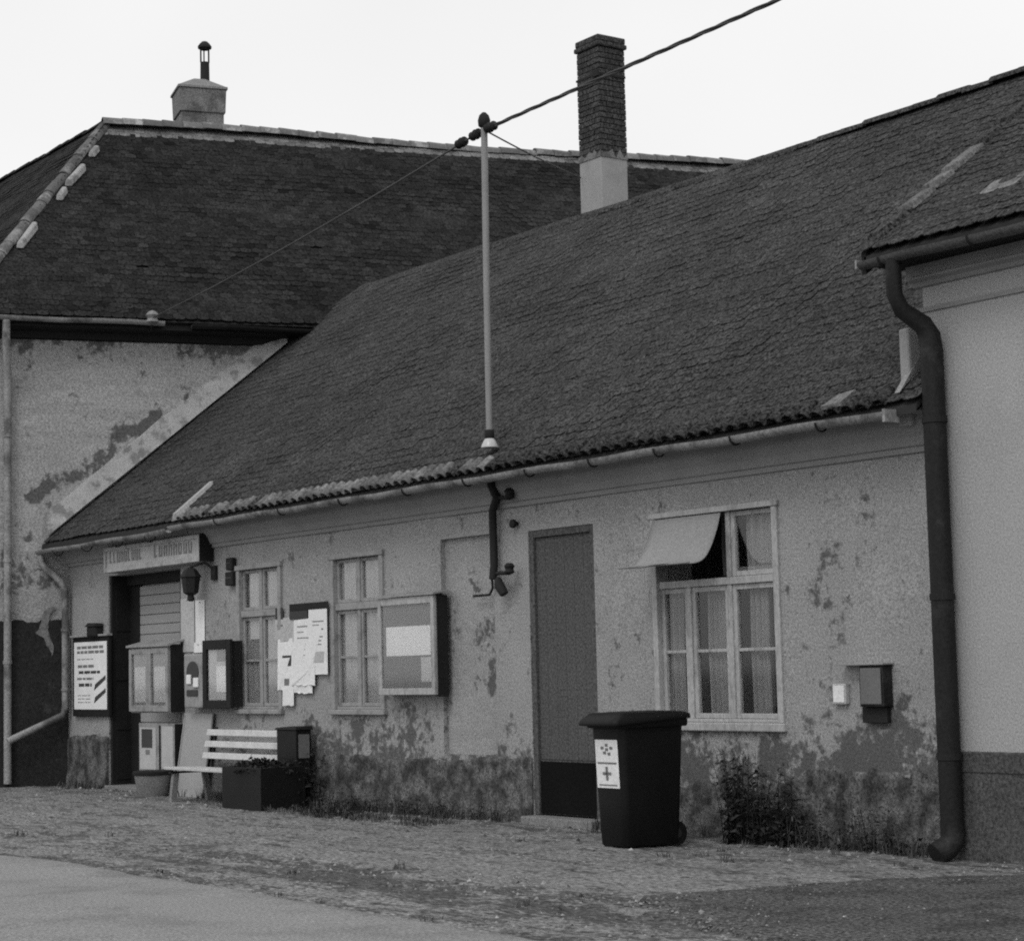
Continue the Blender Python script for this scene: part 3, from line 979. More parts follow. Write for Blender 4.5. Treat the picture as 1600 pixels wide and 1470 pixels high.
for x in (-16.2, -15.2, -14.2, -13.2):
    pts = [(x, EY - 0.05 + 0.078 * math.cos(math.pi * j / 8), GZ - 0.08 - 0.078 * math.sin(math.pi * j / 8)) for j in range(9)]
    MB().tube(pts, 0.008, 6).build('gutter_bracket', 'iron', gut2)
# stop end and rags of flashing where the gutter meets the right house
mb = MB()
mb.box(XR - 0.14, XR - 0.11, EY - 0.125, EY + 0.03, GZ - 0.08, GZ + 0.02)
mb.build('gutter_end', 'zinc', house)
flp = MB()
flp.hexa([(-0.75, EY - 0.03, EZ + 0.05), (-0.52, EY - 0.03, EZ + 0.06), (-0.5, EY + 0.12, EZ + 0.17), (-0.7, EY + 0.12, EZ + 0.15),
          (-0.75, EY - 0.04, EZ + 0.08), (-0.52, EY - 0.04, EZ + 0.09), (-0.5, EY + 0.11, EZ + 0.2), (-0.7, EY + 0.11, EZ + 0.18)])
flp.build('loose_flashing', 'tile_light', roof)
# downpipe at the left end: swan neck to the corner, down, then a long diagonal along the neighbour's wall
pts = [(XL - 0.05, EY - 0.05, GZ - 0.13), (XL - 0.04, EY - 0.04, GZ - 0.24), (XL + 0.10, -0.16, GZ - 0.50), (XL + 0.10, -0.10, GZ - 0.62), (XL + 0.10, -0.10, 1.12),
       (XL + 0.09, -0.14, 1.0), (XL + 0.04, -0.85, 0.70), (XL + 0.03, -0.93, 0.66)]
dp = MB().tube(pts, 0.05, 12).build('downpipe', 'zinc', house, smooth=True)
for z in (2.2, 1.35):
    MB().tube([(XL + 0.10, -0.10, z), (XL + 0.10, -0.10, z + 0.04)], 0.06, 12).box(XL + 0.09, XL + 0.11, -0.1, 0.01, z + 0.01, z + 0.03).build('pipe_clip', 'zinc', dp)

# ------------------------------------------------------------------ chimney of the main house (bricks one by one, plastered foot)
cx1 = fac(936, 200, 4.3).x
cw, cdp = 0.47, 0.44
cx0, cy0, cy1 = cx1 - cw, 4.32, 4.32 + cdp
cz0 = fac(936, 242, 4.3).z
cz1 = fac(936, 48, 4.3).z
ch = MB().box(cx0, cx1, cy0, cy1, 6.9, cz0).build('chimney', 'plaster_fresh', house, bevel=0.015)
MB().box(cx0 + 0.02, cx1 - 0.02, cy0 + 0.02, cy1 - 0.02, cz0 + 0.001, cz1 - 0.16).build('flue', 'brick_mortar', ch)
rnd = random.Random(11)
cz = cz0 + 0.006
row = 0
bh = 0.073
while cz + bh < cz1 - 0.15:
    for face in range(4):
        ln = cw if face in (0, 2) else cdp
        t = -0.12 if row % 2 == face % 2 else 0.0
        while t < ln - 0.01:
            s0, s1 = max(0.0, t) + 0.005, min(ln, t + 0.235) - 0.005
            t += 0.235
            if s1 - s0 < 0.03:
                continue
            pr = rnd.uniform(-0.004, 0.006)
            ti = rnd.gauss(0, 0.6)
            z1_ = cz + bh - 0.012
            m = MB()
            if face == 0: m.box(cx0 + s0, cx0 + s1, cy0 - pr, cy0 + 0.04, cz, z1_, ti)
            elif face == 1: m.box(cx1 - 0.04, cx1 + pr, cy0 + s0, cy0 + s1, cz, z1_, ti)
            elif face == 2: m.box(cx0 + s0, cx0 + s1, cy1 - 0.04, cy1 + pr, cz, z1_, ti)
            else: m.box(cx0 - pr, cx0 + 0.04, cy0 + s0, cy0 + s1, cz, z1_, ti)
            if face in (0, 1):
                m.build('brick', 'brick', ch)
            else:
                m.build('brick', 'brick', ch)
    cz += bh
    row += 1
MB().box(cx0 - 0.03, cx1 + 0.03, cy0 - 0.03, cy1 + 0.03, cz + 0.002, cz + 0.07).box(cx0 - 0.015, cx1 + 0.015, cy0 - 0.015, cy1 + 0.015, cz + 0.071, cz + 0.16).build('chimney_cap', 'brick', ch, bevel=0.02)
def rag(base, du, dn, ln, sd):
    ring = [(0.0, -0.02)] + [(ln * k / 14, 0.055 + 0.09 * nz(k * 0.45, sd) + 0.02 * nz(k * 1.7, sd)) for k in range(15)] + [(ln, -0.02)]
    MB().prism([tuple(Vector(base) + Vector(du) * u_ + Vector((0, 0, max(h_, -0.02)))) for u_, h_ in ring], dn).build('plaster_rag', 'plaster_damp', ch)
rag((cx0, cy0 - 0.011, cz0), (1, 0, 0), (0, 0.01, 0), cw, 3.0)
rag((cx1 + 0.011, cy0, cz0), (0, 1, 0), (-0.01, 0, 0), cdp, 8.0)
zb = fac(936, 115, 4.3).z
MB().box(cx0 - 0.012, cx1 + 0.012, cy0 - 0.012, cy0 - 0.007, zb, zb + 0.03).box(cx1 + 0.007, cx1 + 0.012, cy0 - 0.012, cy1, zb, zb + 0.03).box(cx1 - 0.1, cx1 + 0.03, cy0 - 0.03, cy0 - 0.0125, zb - 0.02, zb + 0.06).build('iron_band', 'iron', ch)

# ------------------------------------------------------------------ left house (big hipped roof)
OL = Vector((-16.8, 0, 0))
WD = Vector((math.sin(th_), math.cos(th_), 0)); NO = Vector((math.cos(th_), -math.sin(th_), 0))
def TL(s, dd, z):
    return OL + WD * s - NO * dd + Vector((0, 0, z))
lhouse = thing('tall_house', 'taller house at left with large dark hipped tile roof and ridge chimney', 'house', TL(6, 4.5, 0))
SA, SB, DB = -1.27, 17.5, 9.0
EAVE = 6.68
mb = MB(TL)
nsx, nzx = 110, 80
g = []
for i in range(nsx + 1):
    s = SA + (7.0 - SA) * i / nsx
    g.append([mb.vert((s, 0.015 * nz(s * 0.8, j * 0.3, 2) if 0 < i < nsx else 0, -0.3 + (EAVE + 0.3) * j / nzx)) for j in range(nzx + 1)])
for i in range(nsx):
    for j in range(nzx):
        mb.f.append([g[i][j], g[i + 1][j], g[i + 1][j + 1], g[i][j + 1]]); mb.t.append(0)
mb.box(7.0, SB, 0.0, 0.3, -0.3, EAVE)
mb.box(2.0, SB, DB - 0.3, DB, -0.3, EAVE)
KC = TL(SA, 0, 0)
mb.T = None
mb.face([(KC.x - 14, KC.y, -0.3), (KC.x, KC.y, -0.3), (KC.x, KC.y, EAVE), (KC.x - 14, KC.y, EAVE)])
mb.T = TL
lw = mb.build('wall', 'plaster_far', lhouse, smooth=False)
def seg_d(x, z, pts, r_):
    best = 9.0
    for (ax_, az_), (bx_, bz_) in zip(pts, pts[1:]):
        dx_, dz_ = bx_ - ax_, bz_ - az_
        t = max(0, min(1, ((x - ax_) * dx_ + (z - az_) * dz_) / (dx_ * dx_ + dz_ * dz_)))
        best = min(best, math.hypot(x - ax_ - dx_ * t, z - az_ - dz_ * t))
    return math.exp(-(best / r_) ** 2)
def lpts(l):
    o_ = []
    for px, py in l:
        q_ = pln(px, py, OL, NO)
        o_.append(((q_ - OL).dot(WD), q_.z))
    return o_
LS = [(lpts([(250, 645), (232, 664)]), 0.10, 1.0), (lpts([(235, 668), (195, 685), (150, 725), (115, 745)]), 0.13, 0.62), (lpts([(185, 672), (225, 668)]), 0.12, 0.55),
      (lpts([(78, 757), (52, 775)]), 0.12, 1.1), (lpts([(30, 835), (20, 850)]), 0.1, 0.4), (lpts([(0, 880), (70, 905)]), 0.25, 0.4),
      (lpts([(0, 515), (440, 520)]), 0.28, 0.55), (lpts([(330, 560), (430, 545)]), 0.3, 0.25)]  # long stroke: wall darker in a band below the eave
vals = []
lo_ = Vector(OFF[lhouse])
for v_ in lw.data.vertices:
    w_ = v_.co + lo_
    q_ = (w_ - OL).dot(WD)
    q_ += 0.14 * nz(q_ * 3, w_.z * 3, 5) + 0.07 * nz(q_ * 9, w_.z * 9, 6)
    w_.z += 0.12 * nz(q_ * 3, w_.z * 3, 15) + 0.06 * nz(q_ * 9, w_.z * 9, 16)
    vals.append(1.45 * sum(k_ * seg_d(q_, w_.z, p_, r_ * 1.15) for p_, r_, k_ in LS))
lw.data.attributes.new('soil', 'FLOAT', 'POINT').data.foreach_set('value', vals)
# dark plinth painted tar-black, ragged top
mb = MB(TL)
ring = []
for k in range(60):
    s = SA - 0.01 + (0.0 - SA) * k / 59
    z = 2.36 + 0.035 * nz(s * 2.2, 1.7) + 0.03 * nz(s * 9, 3.7)
    ring.append((s, -0.025, z))
ring += [(0.0, -0.025, -0.25), (SA - 0.01, -0.025, -0.25)]
mb.prism(ring, (0, 0.03, 0))
mb.build('dark_plinth', 'far_plinth', lhouse)
# scabs of missing plaster
def lflake(pxs, mt, dd=-0.012, sd=0, jag=0.05):
    P, n = OL + NO * 0.012, NO
    ring = []
    pts = [pln(px, py, P, n) for px, py in pxs]
    pts = [((q - OL).dot(WD), q.z) for q in pts]
    for k in range(len(pts)):
        A, B_ = Vector(pts[k]), Vector(pts[(k + 1) % len(pts)])
        for j in range(6):
            p_ = A.lerp(B_, j / 6)
            ring.append((p_.x + jag * nz(p_.x * 4, p_.y * 4, sd), dd, p_.y + jag * nz(p_.x * 4, p_.y * 4, sd + 3)))
    MB(TL).prism(ring, (0, 0.02, 0)).build('bare_patch', mt, lhouse)
lflake([(58, 990), (70, 955), (84, 945), (80, 960), (74, 985), (84, 1010), (80, 1025), (70, 1000)], 'bare_patch', dd=-0.034, sd=5, jag=0.05)
# mortar fillet along the abutting roof
mb = MB()
for k in range(26):
    seg = []
    for t in (k / 26, (k + 1) / 26):
        y = EY + 0.05 + (RY - EY) * 0.755 * t
        wb = 0.30 + 0.06 * nz(y * 1.5, 2.2)
        A = OL + WD * (y / WD.y)
        A = Vector((A.x, A.y, roof_z(y)))
        seg.append((A + NO * 0.14 + Vector((0, 0, 0.055)), A + NO * 0.03 + Vector((0, 0, wb + 0.1)), A + NO * (-0.03) + Vector((0, 0, wb + 0.13)), A - NO * 0.03))
    (a0, b0, c0, d0), (a1, b1, c1, d1) = seg
    for f_ in ((a0, a1, b1, b0), (b0, b1, c1, c0)):
        mb.face([tuple(v) for v in f_])
mb.build('mortar_fillet', 'mortar', lhouse, smooth=True)
# eaves box and gutter
mb = MB(TL)
prof = [(0.0, 6.45), (-0.06, 6.47), (-0.1, 6.56), (-0.32, 6.60), (-0.32, 6.67), (0.0, 6.67)]
mb.prism([(SA, y, z) for y, z in prof], (9.0, 0, 0))
mb.build('eaves_board', 'wood_dark', lhouse)
g1 = half_pipe(MB(), TL(SA - 0.4, -0.42, EAVE + 0.04), TL(1.35, -0.42, EAVE + 0.03), 0.065).build('gutter', 'zinc', lhouse, smooth=True)
g2 = half_pipe(MB(), TL(1.75, -0.42, EAVE + 0.0), TL(4.6, -0.42, EAVE - 0.02), 0.065).build('gutter', 'zinc_dark', lhouse, smooth=True)
sp_ = (pln(12, 700, OL + NO * 0.1, NO) - OL).dot(WD)
pts = [TL(sp_ - 0.05, -0.42, EAVE - 0.02), TL(sp_ - 0.05, -0.40, EAVE - 0.35), TL(sp_, -0.12, EAVE - 0.75), TL(sp_, -0.1, EAVE - 1.0), TL(sp_, -0.1, 0.06)]
dpl = MB().tube(pts, 0.055, 12).build('downpipe', 'zinc', lhouse, smooth=True)
for z in (5.0, 3.2, 1.75):
    MB().tube([TL(sp_, -0.1, z), TL(sp_, -0.1, z + 0.05)], 0.066, 12).build('pipe_clip', 'zinc', dpl)
# roof: ridge and hips
RD, RZL = 4.45, 11.0
E_ = pln(164, 196, OL - NO * RD, NO)
SE, RZ1 = (E_ - OL).dot(WD), E_.z
E2 = pln(1190, 244, OL - NO * RD, NO)
RZ2 = RZ1
SR2 = max(SB - 1.0, (E2 - OL).dot(WD) + 0.4)
SC = -1.66
ED = -0.38
DB2 = 2 * RD - ED
def rz(s):
    return RZ1 + (RZ2 - RZ1) * (s - SE) / (SR2 - SE)
mb = MB(TL)
A = (SC, ED, EAVE + 0.03); B_ = (SR2, ED, EAVE + 0.03); C_ = (SR2, RD, RZ2 - 0.03); D_ = (SE, RD, RZ1 - 0.03)
for f_ in ((A, B_, C_, D_),):
    mb.face(f_)
Bb = (SR2, DB2, EAVE + 0.03)
AW, EW = TL(*A), TL(*D_)
WL = 13.0
mb.face([D_, C_, Bb, (SE + 3.0, DB2, EAVE + 0.03)])
mb.T = None
mb.face([tuple(AW), tuple(EW), (EW.x - WL, EW.y, EW.z), (AW.x - WL, AW.y, AW.z)])
mb.face([tuple(EW), (EW.x, EW.y + 4.6, AW.z), (EW.x - WL, EW.y + 4.6, AW.z), (EW.x - WL, EW.y, EW.z)])
mb.T = TL
lroof = mb.build('roof', 'deck', lhouse)
e_u = WD
pe, pr_ = TL(0, ED, EAVE + 0.03), TL(0, RD, RZ1 - 0.03)
e_s = (pr_ - pe)
SLl = e_s.length
def insl(u, s):
    t = s / SLl
    return (SC + u) > SC + (SE - SC) * t + 0.03 and s < SLl - 0.1 and (SC + u) < 15.9
slope = math.atan2(RZ2 - RZ1, SR2 - SE)
tile_roof(lroof, TL(SC, ED, EAVE + 0.045), e_u + Vector((0, 0, 0.0)), e_s, SR2 - SC, SLl, insl, 'tile_old', 300, seed=21, wav=0.03, skip=0.002, light=lambda u, s: s > SLl - 0.40)
# slope towards the street, running away to the left
hs = Vector((0, EW.y - AW.y, EW.z - AW.z))
HS = hs.length
def insh(u, s):
    return u > (AW.x - EW.x) * s / HS + 0.04 and s < HS - 0.08
tile_roof(lroof, AW + Vector((0, 0, 0.015)), (-1, 0, 0), hs, WL, HS, insh, 'tile_old', 0, seed=31, wav=0.04)
ridge_tiles(lroof, TL(SE - 0.05, RD, RZ1 + 0.02), TL(SR2, RD, RZ2 + 0.02), r=0.19, ln=0.34, seed=8, sag=lambda t: 0.03 * math.sin(t * 11) - 0.05 * math.sin(t * math.pi))
ridge_tiles(lroof, TL(SC + 0.02, ED + 0.02, EAVE + 0.09), TL(SE, RD, RZ1 + 0.03), r=0.11, ln=0.36, seed=9, mt='ridge_dim')
ridge_tiles(lroof, EW + Vector((0, 0, 0.04)), EW + Vector((-WL, 0, 0.04)), r=0.11, ln=0.36, seed=10, mt='tile_old')
# broken mortar lying along the hip
rnd = random.Random(4)
for t, ln in ((0.82, 0.3), (0.68, 0.75), (0.58, 0.35), (0.36, 0.8)):
    ring_a, ring_b = [], []
    for sg in (-1, 1):
        tt = t + sg * ln * 0.06
        s = SC + (SE - SC) * tt + 0.2 + rnd.uniform(-0.02, 0.03)
        dd = ED + (RD - ED) * tt
        z = EAVE + 0.05 + (RZ1 - EAVE) * tt
        h = rnd.uniform(0.05, 0.08)
        ring_a += [(s - 0.06 * sg, dd - 0.09, z - 0.05), (s + 0.06 * sg, dd - 0.09, z - 0.05)]
        ring_b += [(s - 0.04 * sg, dd - 0.09, z + h), (s + 0.04 * sg, dd - 0.09, z + h)]
    MB(TL).hexa(ring_a + ring_b).build('mortar_lump', 'mortar', lroof, bevel=0.02)
# ridge chimney: flared block, hipped cap, pipe with lantern top
C0 = pln(311, 170, OL - NO * (RD + 0.45), NO)
sc = (C0 - OL).dot(WD)
zt = pln(311, 143, OL - NO * (RD + 0.45), NO).z
zk = pln(311, 200, OL - NO * (RD + 0.45), NO).z
hw0, hw1 = 0.37, 0.415
RC = RD + 0.45
def q4(h, z):
    return [(sc - h, RC - h * 0.9, z), (sc + h, RC - h * 0.9, z), (sc + h, RC + h * 0.9, z), (sc - h, RC + h * 0.9, z)]
chl = MB(TL).hexa(q4(hw0, zk - 0.6) + q4(hw0 + 0.005, zk + 0.19)).hexa(q4(hw0 + 0.03, zk + 0.191) + q4(hw1, zt - 0.05)).build('chimney', 'plaster_damp', lhouse, bevel=0.012)
zc = zt - 0.049
MB(TL).hexa(q4(hw1 + 0.025, zc) + q4(hw1 + 0.02, zc + 0.05)).hexa(q4(hw1 + 0.0, zc + 0.051) + q4(0.10, zc + 0.25)).build('chimney_cap', 'concrete', chl, bevel=0.01)
zp = zc + 0.2
ztop = pln(320, 66, OL - NO * (RD + 0.45), NO).z
sp2 = (pln(320, 100, OL - NO * (RD + 0.45), NO) - OL).dot(WD)
zl = zp + (ztop - zp) * 0.5
MB(TL).lathe((sp2, RC, 0), [(0.085, zp - 0.1), (0.08, zl)], 14).lathe((sp2, RC, 0), [(0.088, ztop - 0.14), (0.088, ztop - 0.12)], 14).tube([(sp2 - 0.07, RC, zl), (sp2 - 0.07, RC, ztop - 0.12)], 0.015, 6).tube([(sp2 + 0.07, RC, zl), (sp2 + 0.07, RC, ztop - 0.12)], 0.015, 6).tube([(sp2, RC + 0.07, zl), (sp2, RC + 0.07, ztop - 0.12)], 0.012, 6).lathe((sp2, RC, 0), [(0.12, ztop - 0.12), (0.125, ztop - 0.09), (0.09, ztop - 0.04), (0.05, ztop)], 14).build('flue_pipe', 'iron', chl, smooth=True)

# ------------------------------------------------------------------ right house
rhouse = thing('neighbour_house', 'smooth pale house at right edge with dark plinth and tiled eave', 'house', (3.0, 2.0, 0))
RYW = -0.15
RX = 0.17
mb = MB()
mb.face([(RX, RYW, -0.3), (9, RYW, -0.3), (9, RYW, 4.75), (RX, RYW, 4.75)])
mb.face([(RX, RYW, -0.3), (RX, RYW, 4.75), (RX, 7.5, 4.75), (RX, 7.5, -0.3)])
mb.box(RX, 9, 7.5, 7.8, -0.3, 4.75)
mb.box(8.9, 9, RYW + 0.01, 7.5, -0.3, 4.75)
mb.build('wall', 'plaster_right', rhouse)
MB().box(RX - 0.008, 9.0, RYW - 0.03, RYW + 0.1, -0.3, 0.81).build('plinth', 'plinth_right', rhouse, bevel=0.012)
MB().box(RX - 0.01, 9.0, RYW - 0.04, RYW + 0.1, 0.66, 0.685).build('plinth_line', 'plinth_right', rhouse)
mb = MB()
prof = [(RYW + 0.01, 4.185), (RYW - 0.02, 4.19), (RYW - 0.022, 4.225), (RYW + 0.01, 4.23)]
mb.prism([(RX - 0.02, y, z) for y, z in prof], (9, 0, 0))
prof = [(RYW + 0.01, 4.38), (RYW - 0.03, 4.39), (RYW - 0.05, 4.42), (RYW - 0.10, 4.44), (RYW - 0.10, 4.455), (RYW + 0.01, 4.457)]
mb.prism([(0.1, y, z) for y, z in prof], (8.9, 0, 0))
mb.build('cornice', 'cornice', rhouse)
MB().box(-0.06, 9.1, RYW - 0.30, RYW + 0.01, 4.56, 4.58).build('eaves_boards', 'wood_dark', rhouse)
MB().box(0.06, 9.05, RYW - 0.06, RYW + 0.008, 4.46, 4.559).build('frieze', 'cornice', rhouse)
VX = -0.10                       # verge
REY = RYW - 0.52
P_e = pln(1350, 398, (VX, 0, 0), (1, 0, 0))
P_r = pln(1600, 172, (VX, 0, 0), (1, 0, 0))
es = Vector((0, P_r.y - P_e.y, P_r.z - P_e.z))
pitch = math.atan2(es.z, es.y)
REZ = P_e.z
RRY = 3.4
RRZ = REZ + (RRY - P_e.y) * math.tan(pitch)
REY = P_e.y
mb = MB()
p = [(VX, REY, REZ - 0.02), (9.3, REY, REZ - 0.02), (9.3, RRY, RRZ - 0.02), (VX, RRY, RRZ - 0.02)]
q = [(VX, RRY, RRZ - 0.02), (9.3, RRY, RRZ - 0.02), (9.3, 7.8, 4.7), (VX, 7.8, 4.7)]
mb.prism(p, (0, 0, -0.07)); mb.prism(q, (0, 0, -0.07))
mb.face([(0.06, RYW, 4.74), (0.06, 7.5, 4.74), (0.06, RRY, RRZ - 0.1)])
rroof = mb.build('roof', 'deck', rhouse)
es = Vector((0, RRY - REY, RRZ - REZ)); SLr = es.length
tile_roof(rroof, (VX, REY - 0.02, REZ - 0.005), (1, 0, 0), es, 5.0, SLr, lambda u, s: s < SLr - 0.1, 'tile', 300, seed=41, wav=0.02,
          light=lambda u, s: abs(s - 0.62 + 0.05 * math.sin(u * 3)) < 0.08 and 0.75 < u < 1.6)
# verge: board with mortared edge tiles in broken lengths
mb = MB()
def rzr(y):
    return REZ + (RRZ - REZ) * (y - REY) / (RRY - REY)
mb.hexa([(VX - 0.03, REY, rzr(REY) - 0.16), (VX + 0.02, REY, rzr(REY) - 0.16), (VX + 0.02, RRY, RRZ - 0.16), (VX - 0.03, RRY, RRZ - 0.16),
         (VX - 0.03, REY, rzr(REY) + 0.02), (VX + 0.02, REY, rzr(REY) + 0.02), (VX + 0.02, RRY, RRZ + 0.02), (VX - 0.03, RRY, RRZ + 0.02)])
mb.build('verge_board', 'wood_dark', rroof)
rnd = random.Random(6)
y = REY + 0.1
k = 0
while y < RRY - 0.3:
    ln = rnd.uniform(0.22, 0.4)
    li = 1375 < proj((VX, y, rzr(y)))[0] < 1500
    z0, z1 = rzr(y) + 0.05, rzr(y + ln) + 0.03
    MB().hexa([(VX - 0.07, y, z0 - 0.01), (VX + 0.11, y, z0), (VX + 0.11, y + ln, z1), (VX - 0.07, y + ln, z1 - 0.01),
               (VX - 0.06, y, z0 + 0.05), (VX + 0.09, y, z0 + 0.07), (VX + 0.09, y + ln, z1 + 0.05), (VX - 0.06, y + ln, z1 + 0.04)],
              rnd.gauss(0, 0.5)).build('verge_tile', 'tile_light' if li else 'tile', rroof, bevel=0.01)
    y += ln + 0.01
    k += 1
# gutter with brackets, big downpipe at the house corner
gz = REZ - 0.075
gy = REY - 0.045
gr = half_pipe(MB(), (VX + 0.02, gy, gz), (9, gy, gz + 0.02), 0.06).build('gutter', 'zinc_mid', rhouse, smooth=True)
MB().box(VX + 0.0, VX + 0.018, gy - 0.06, gy + 0.06, gz - 0.05, gz + 0.02).build('gutter_end', 'zinc', gr)
for x in (0.15, 1.05, 1.9):
    pts = [(x, gy + 0.066 * math.cos(math.pi * j / 8), gz - 0.066 * math.sin(math.pi * j / 8)) for j in range(9)]
    MB().tube(pts, 0.009, 6).build('gutter_bracket', 'iron', gr)
A = fac(1462, 560, RYW - 0.12)
Bt = fac(1482, 1290, RYW - 0.12)
px_ = (A.x + Bt.x) / 2
pts = [(px_ - 0.10, gy, gz - 0.04), (px_ - 0.10, gy, gz - 0.30), (px_ - 0.08, gy + 0.05, gz - 0.42), (px_ - 0.03, RYW - 0.17, 4.06), (px_ - 0.005, RYW - 0.13, 3.97), (px_, RYW - 0.12, 3.86),
       (px_, RYW - 0.12, 0.22)]
rp = MB().tube(pts, [0.06, 0.062, 0.066, 0.078, 0.086, 0.088, 0.088], 16).build('downpipe', 'zinc_dark', rhouse, smooth=True)
for z in (3.3, 1.95, 0.75):
    MB().tube([(px_, RYW - 0.12, z), (px_, RYW - 0.12, z + 0.05)], 0.097, 16).box(px_ - 0.02, px_ + 0.02, RYW - 0.1, RYW + 0.01, z + 0.01, z + 0.04).build('pipe_clip', 'iron', rp)
MB().tube([(px_, RYW - 0.12, 0.30), (px_, RYW - 0.12, 0.16), (px_ - 0.015, RYW - 0.17, 0.10), (px_ - 0.04, RYW - 0.27, 0.05)], 0.092, 16).build('pipe_shoe', 'zinc_dark', rp, smooth=True)
# pale strip of flashing between the two houses
mb = MB()
mb.hexa([(0.0, EY + 0.03, EZ + 0.10), (0.055, EY + 0.03, EZ + 0.10), (0.055, EY + 0.62, EZ + 0.62), (0.0, EY + 0.62, EZ + 0.62),
         (0.0, RYW - 0.02, EZ + 0.30), (0.055, RYW - 0.02, EZ + 0.30), (0.055, EY + 0.62, EZ + 0.82), (0.0, EY + 0.62, EZ + 0.82)])
mb.build('side_flashing', 'zinc', rhouse)
MB().box(-0.10, 0.056, RYW - 0.06, RYW + 0.12, EZ - 0.15, EZ + 0.12).box(-0.06, 0.05, RYW - 0.05, RYW + 0.1, EZ + 0.121, EZ + 0.62).build('corner_mortar', 'plaster_fresh', rhouse, bevel=0.02)
# ------------------------------------------------------------------ things on the shop front
def board_thing(name, label, cat, px0, py0, px1, py1, yf, yb=-0.02):
    """returns root, x0,x1,z0,z1 of a flat thing hung on the facade, front face at y=yf"""
    a_, b_ = fac(px0, py0, yf), fac(px1, py1, yf)
    root = thing(name, label, cat, (a_.x, yb, b_.z))
    return root, a_.x, b_.x, b_.z, a_.z


# shop sign: long box, pale rim, two words in dark brush letters (too blurred in the photograph to read)
root, x0, x1, z0, z1 = board_thing('shop_sign', 'long pale sign box with two dark words above the shop entrance', 'sign', 164, 862, 311, 880, -0.20)
z0 = fac(164, 893, -0.20).z
z1 = fac(164, 861, -0.20).z + 0.02
MB().box(x0, x1, -0.19, -0.02, z0, z1).build('panel', 'paper_grey', root)
MB().box(x0 - 0.02, x0 + 0.04, -0.215, -0.015, z0 - 0.02, z1 + 0.02).box(x1 - 0.04, x1 + 0.02, -0.215, -0.015, z0 - 0.02, z1 + 0.02).box(x0 + 0.041, x1 - 0.041, -0.215, -0.015, z1 - 0.03, z1 + 0.02).box(x0 + 0.041, x1 - 0.041, -0.215, -0.015, z0 - 0.02, z0 + 0.05).build('frame', 'wood_white', root, bevel=0.004)
MB().box(x1 + 0.021, x1 + 0.032, -0.205, -0.015, z0 - 0.02, z1 + 0.03).build('end_plate', 'wood_dark', root)
rnd = random.Random(3)
zb_, zx = z0 + 0.105, 0.15
def letters(xs_, n, wl):
    for k in range(n):
        x = xs_ + k * wl
        tall = (k == 0) or rnd.random() < 0.3
        h = zx * (1.45 if tall else 1.0)
        m = MB()
        sw_ = wl * 0.2
        m.box(x, x + sw_, -0.196, -0.1905, zb_, zb_ + h)
        kind_ = rnd.randrange(4)
        if kind_ != 1:
            m.box(x + wl * 0.5, x + wl * 0.5 + sw_, -0.196, -0.1905, zb_, zb_ + zx * 0.95)
        if kind_ in (0, 2):
            m.box(x + sw_, x + wl * 0.5, -0.196, -0.1905, zb_ + zx * 0.75, zb_ + zx * 0.95)
        if kind_ in (1, 2, 3):
            m.box(x + sw_, x + wl * 0.5, -0.196, -0.1905, zb_, zb_ + zx * 0.2)
        m.build('letter', 'ink_faded', root)
LW = x1 - x0
letters(x0 + LW * 0.05, 9, LW * 0.041)
letters(x0 + LW * 0.54, 8, LW * 0.05)

# poster left of the entrance
root, x0, x1, z0, z1 = board_thing('poster_board', 'white printed poster with two diagonal stripes, left of the entrance', 'poster', 116, 1004, 167, 1108, -0.06)
MB().box(x0 - 0.07, x1 + 0.05, -0.055, -0.005, z0 - 0.10, z1 + 0.07).build('backing', 'wood_dark', root, bevel=0.006)
MB().box(x0 - 0.09, x1 + 0.07, -0.09, -0.003, z1 + 0.072, z1 + 0.10).build('top_rail', 'wood_grey', root, bevel=0.004)
MB().box(x0, x1, -0.062, -0.0555, z0, z1).build('paper', 'paper', root)
Hh, Ww = z1 - z0, x1 - x0
for f0, f1, u0, u1, mt_ in ((0.90, 0.94, 0.1, 0.9, 'ink_soft'), (0.83, 0.87, 0.1, 0.92, 'ink_soft'), (0.74, 0.75, 0.1, 0.6, 'ink_soft'), (0.62, 0.66, 0.12, 0.62, 'ink_soft'), (0.53, 0.57, 0.15, 0.8, 'ink'), (0.44, 0.47, 0.1, 0.6, 'ink_soft'), (0.34, 0.385, 0.15, 0.55, 'ink'), (0.2, 0.21, 0.12, 0.5, 'ink_soft'), (0.15, 0.16, 0.12, 0.5, 'ink_soft'), (0.1, 0.11, 0.12, 0.5, 'ink_soft')):
    xx = x0 + Ww * u0
    while xx < x0 + Ww * u1:          # a line of print, word by word
        wl = min(rnd.uniform(0.08, 0.2), x0 + Ww * u1 - xx)
        MB().box(xx, xx + wl, -0.0655, -0.0625, z0 + Hh * f0, z0 + Hh * f1).build('print', mt_, root)
        xx += wl + 0.03
for k in range(2):
    zz0 = z0 + Hh * (0.28 - 0.19 * k)
    xa, xb = x0 + Ww * 0.62, x0 + Ww * 0.97
    MB().prism([(xa, -0.0655, zz0), (xb, -0.0655, zz0 + Hh * 0.16), (xb, -0.0655, zz0 + Hh * 0.22), (xa + 0.04, -0.0655, zz0 + Hh * 0.09)], (0, 0.003, 0)).build('stripe', 'ink', root)
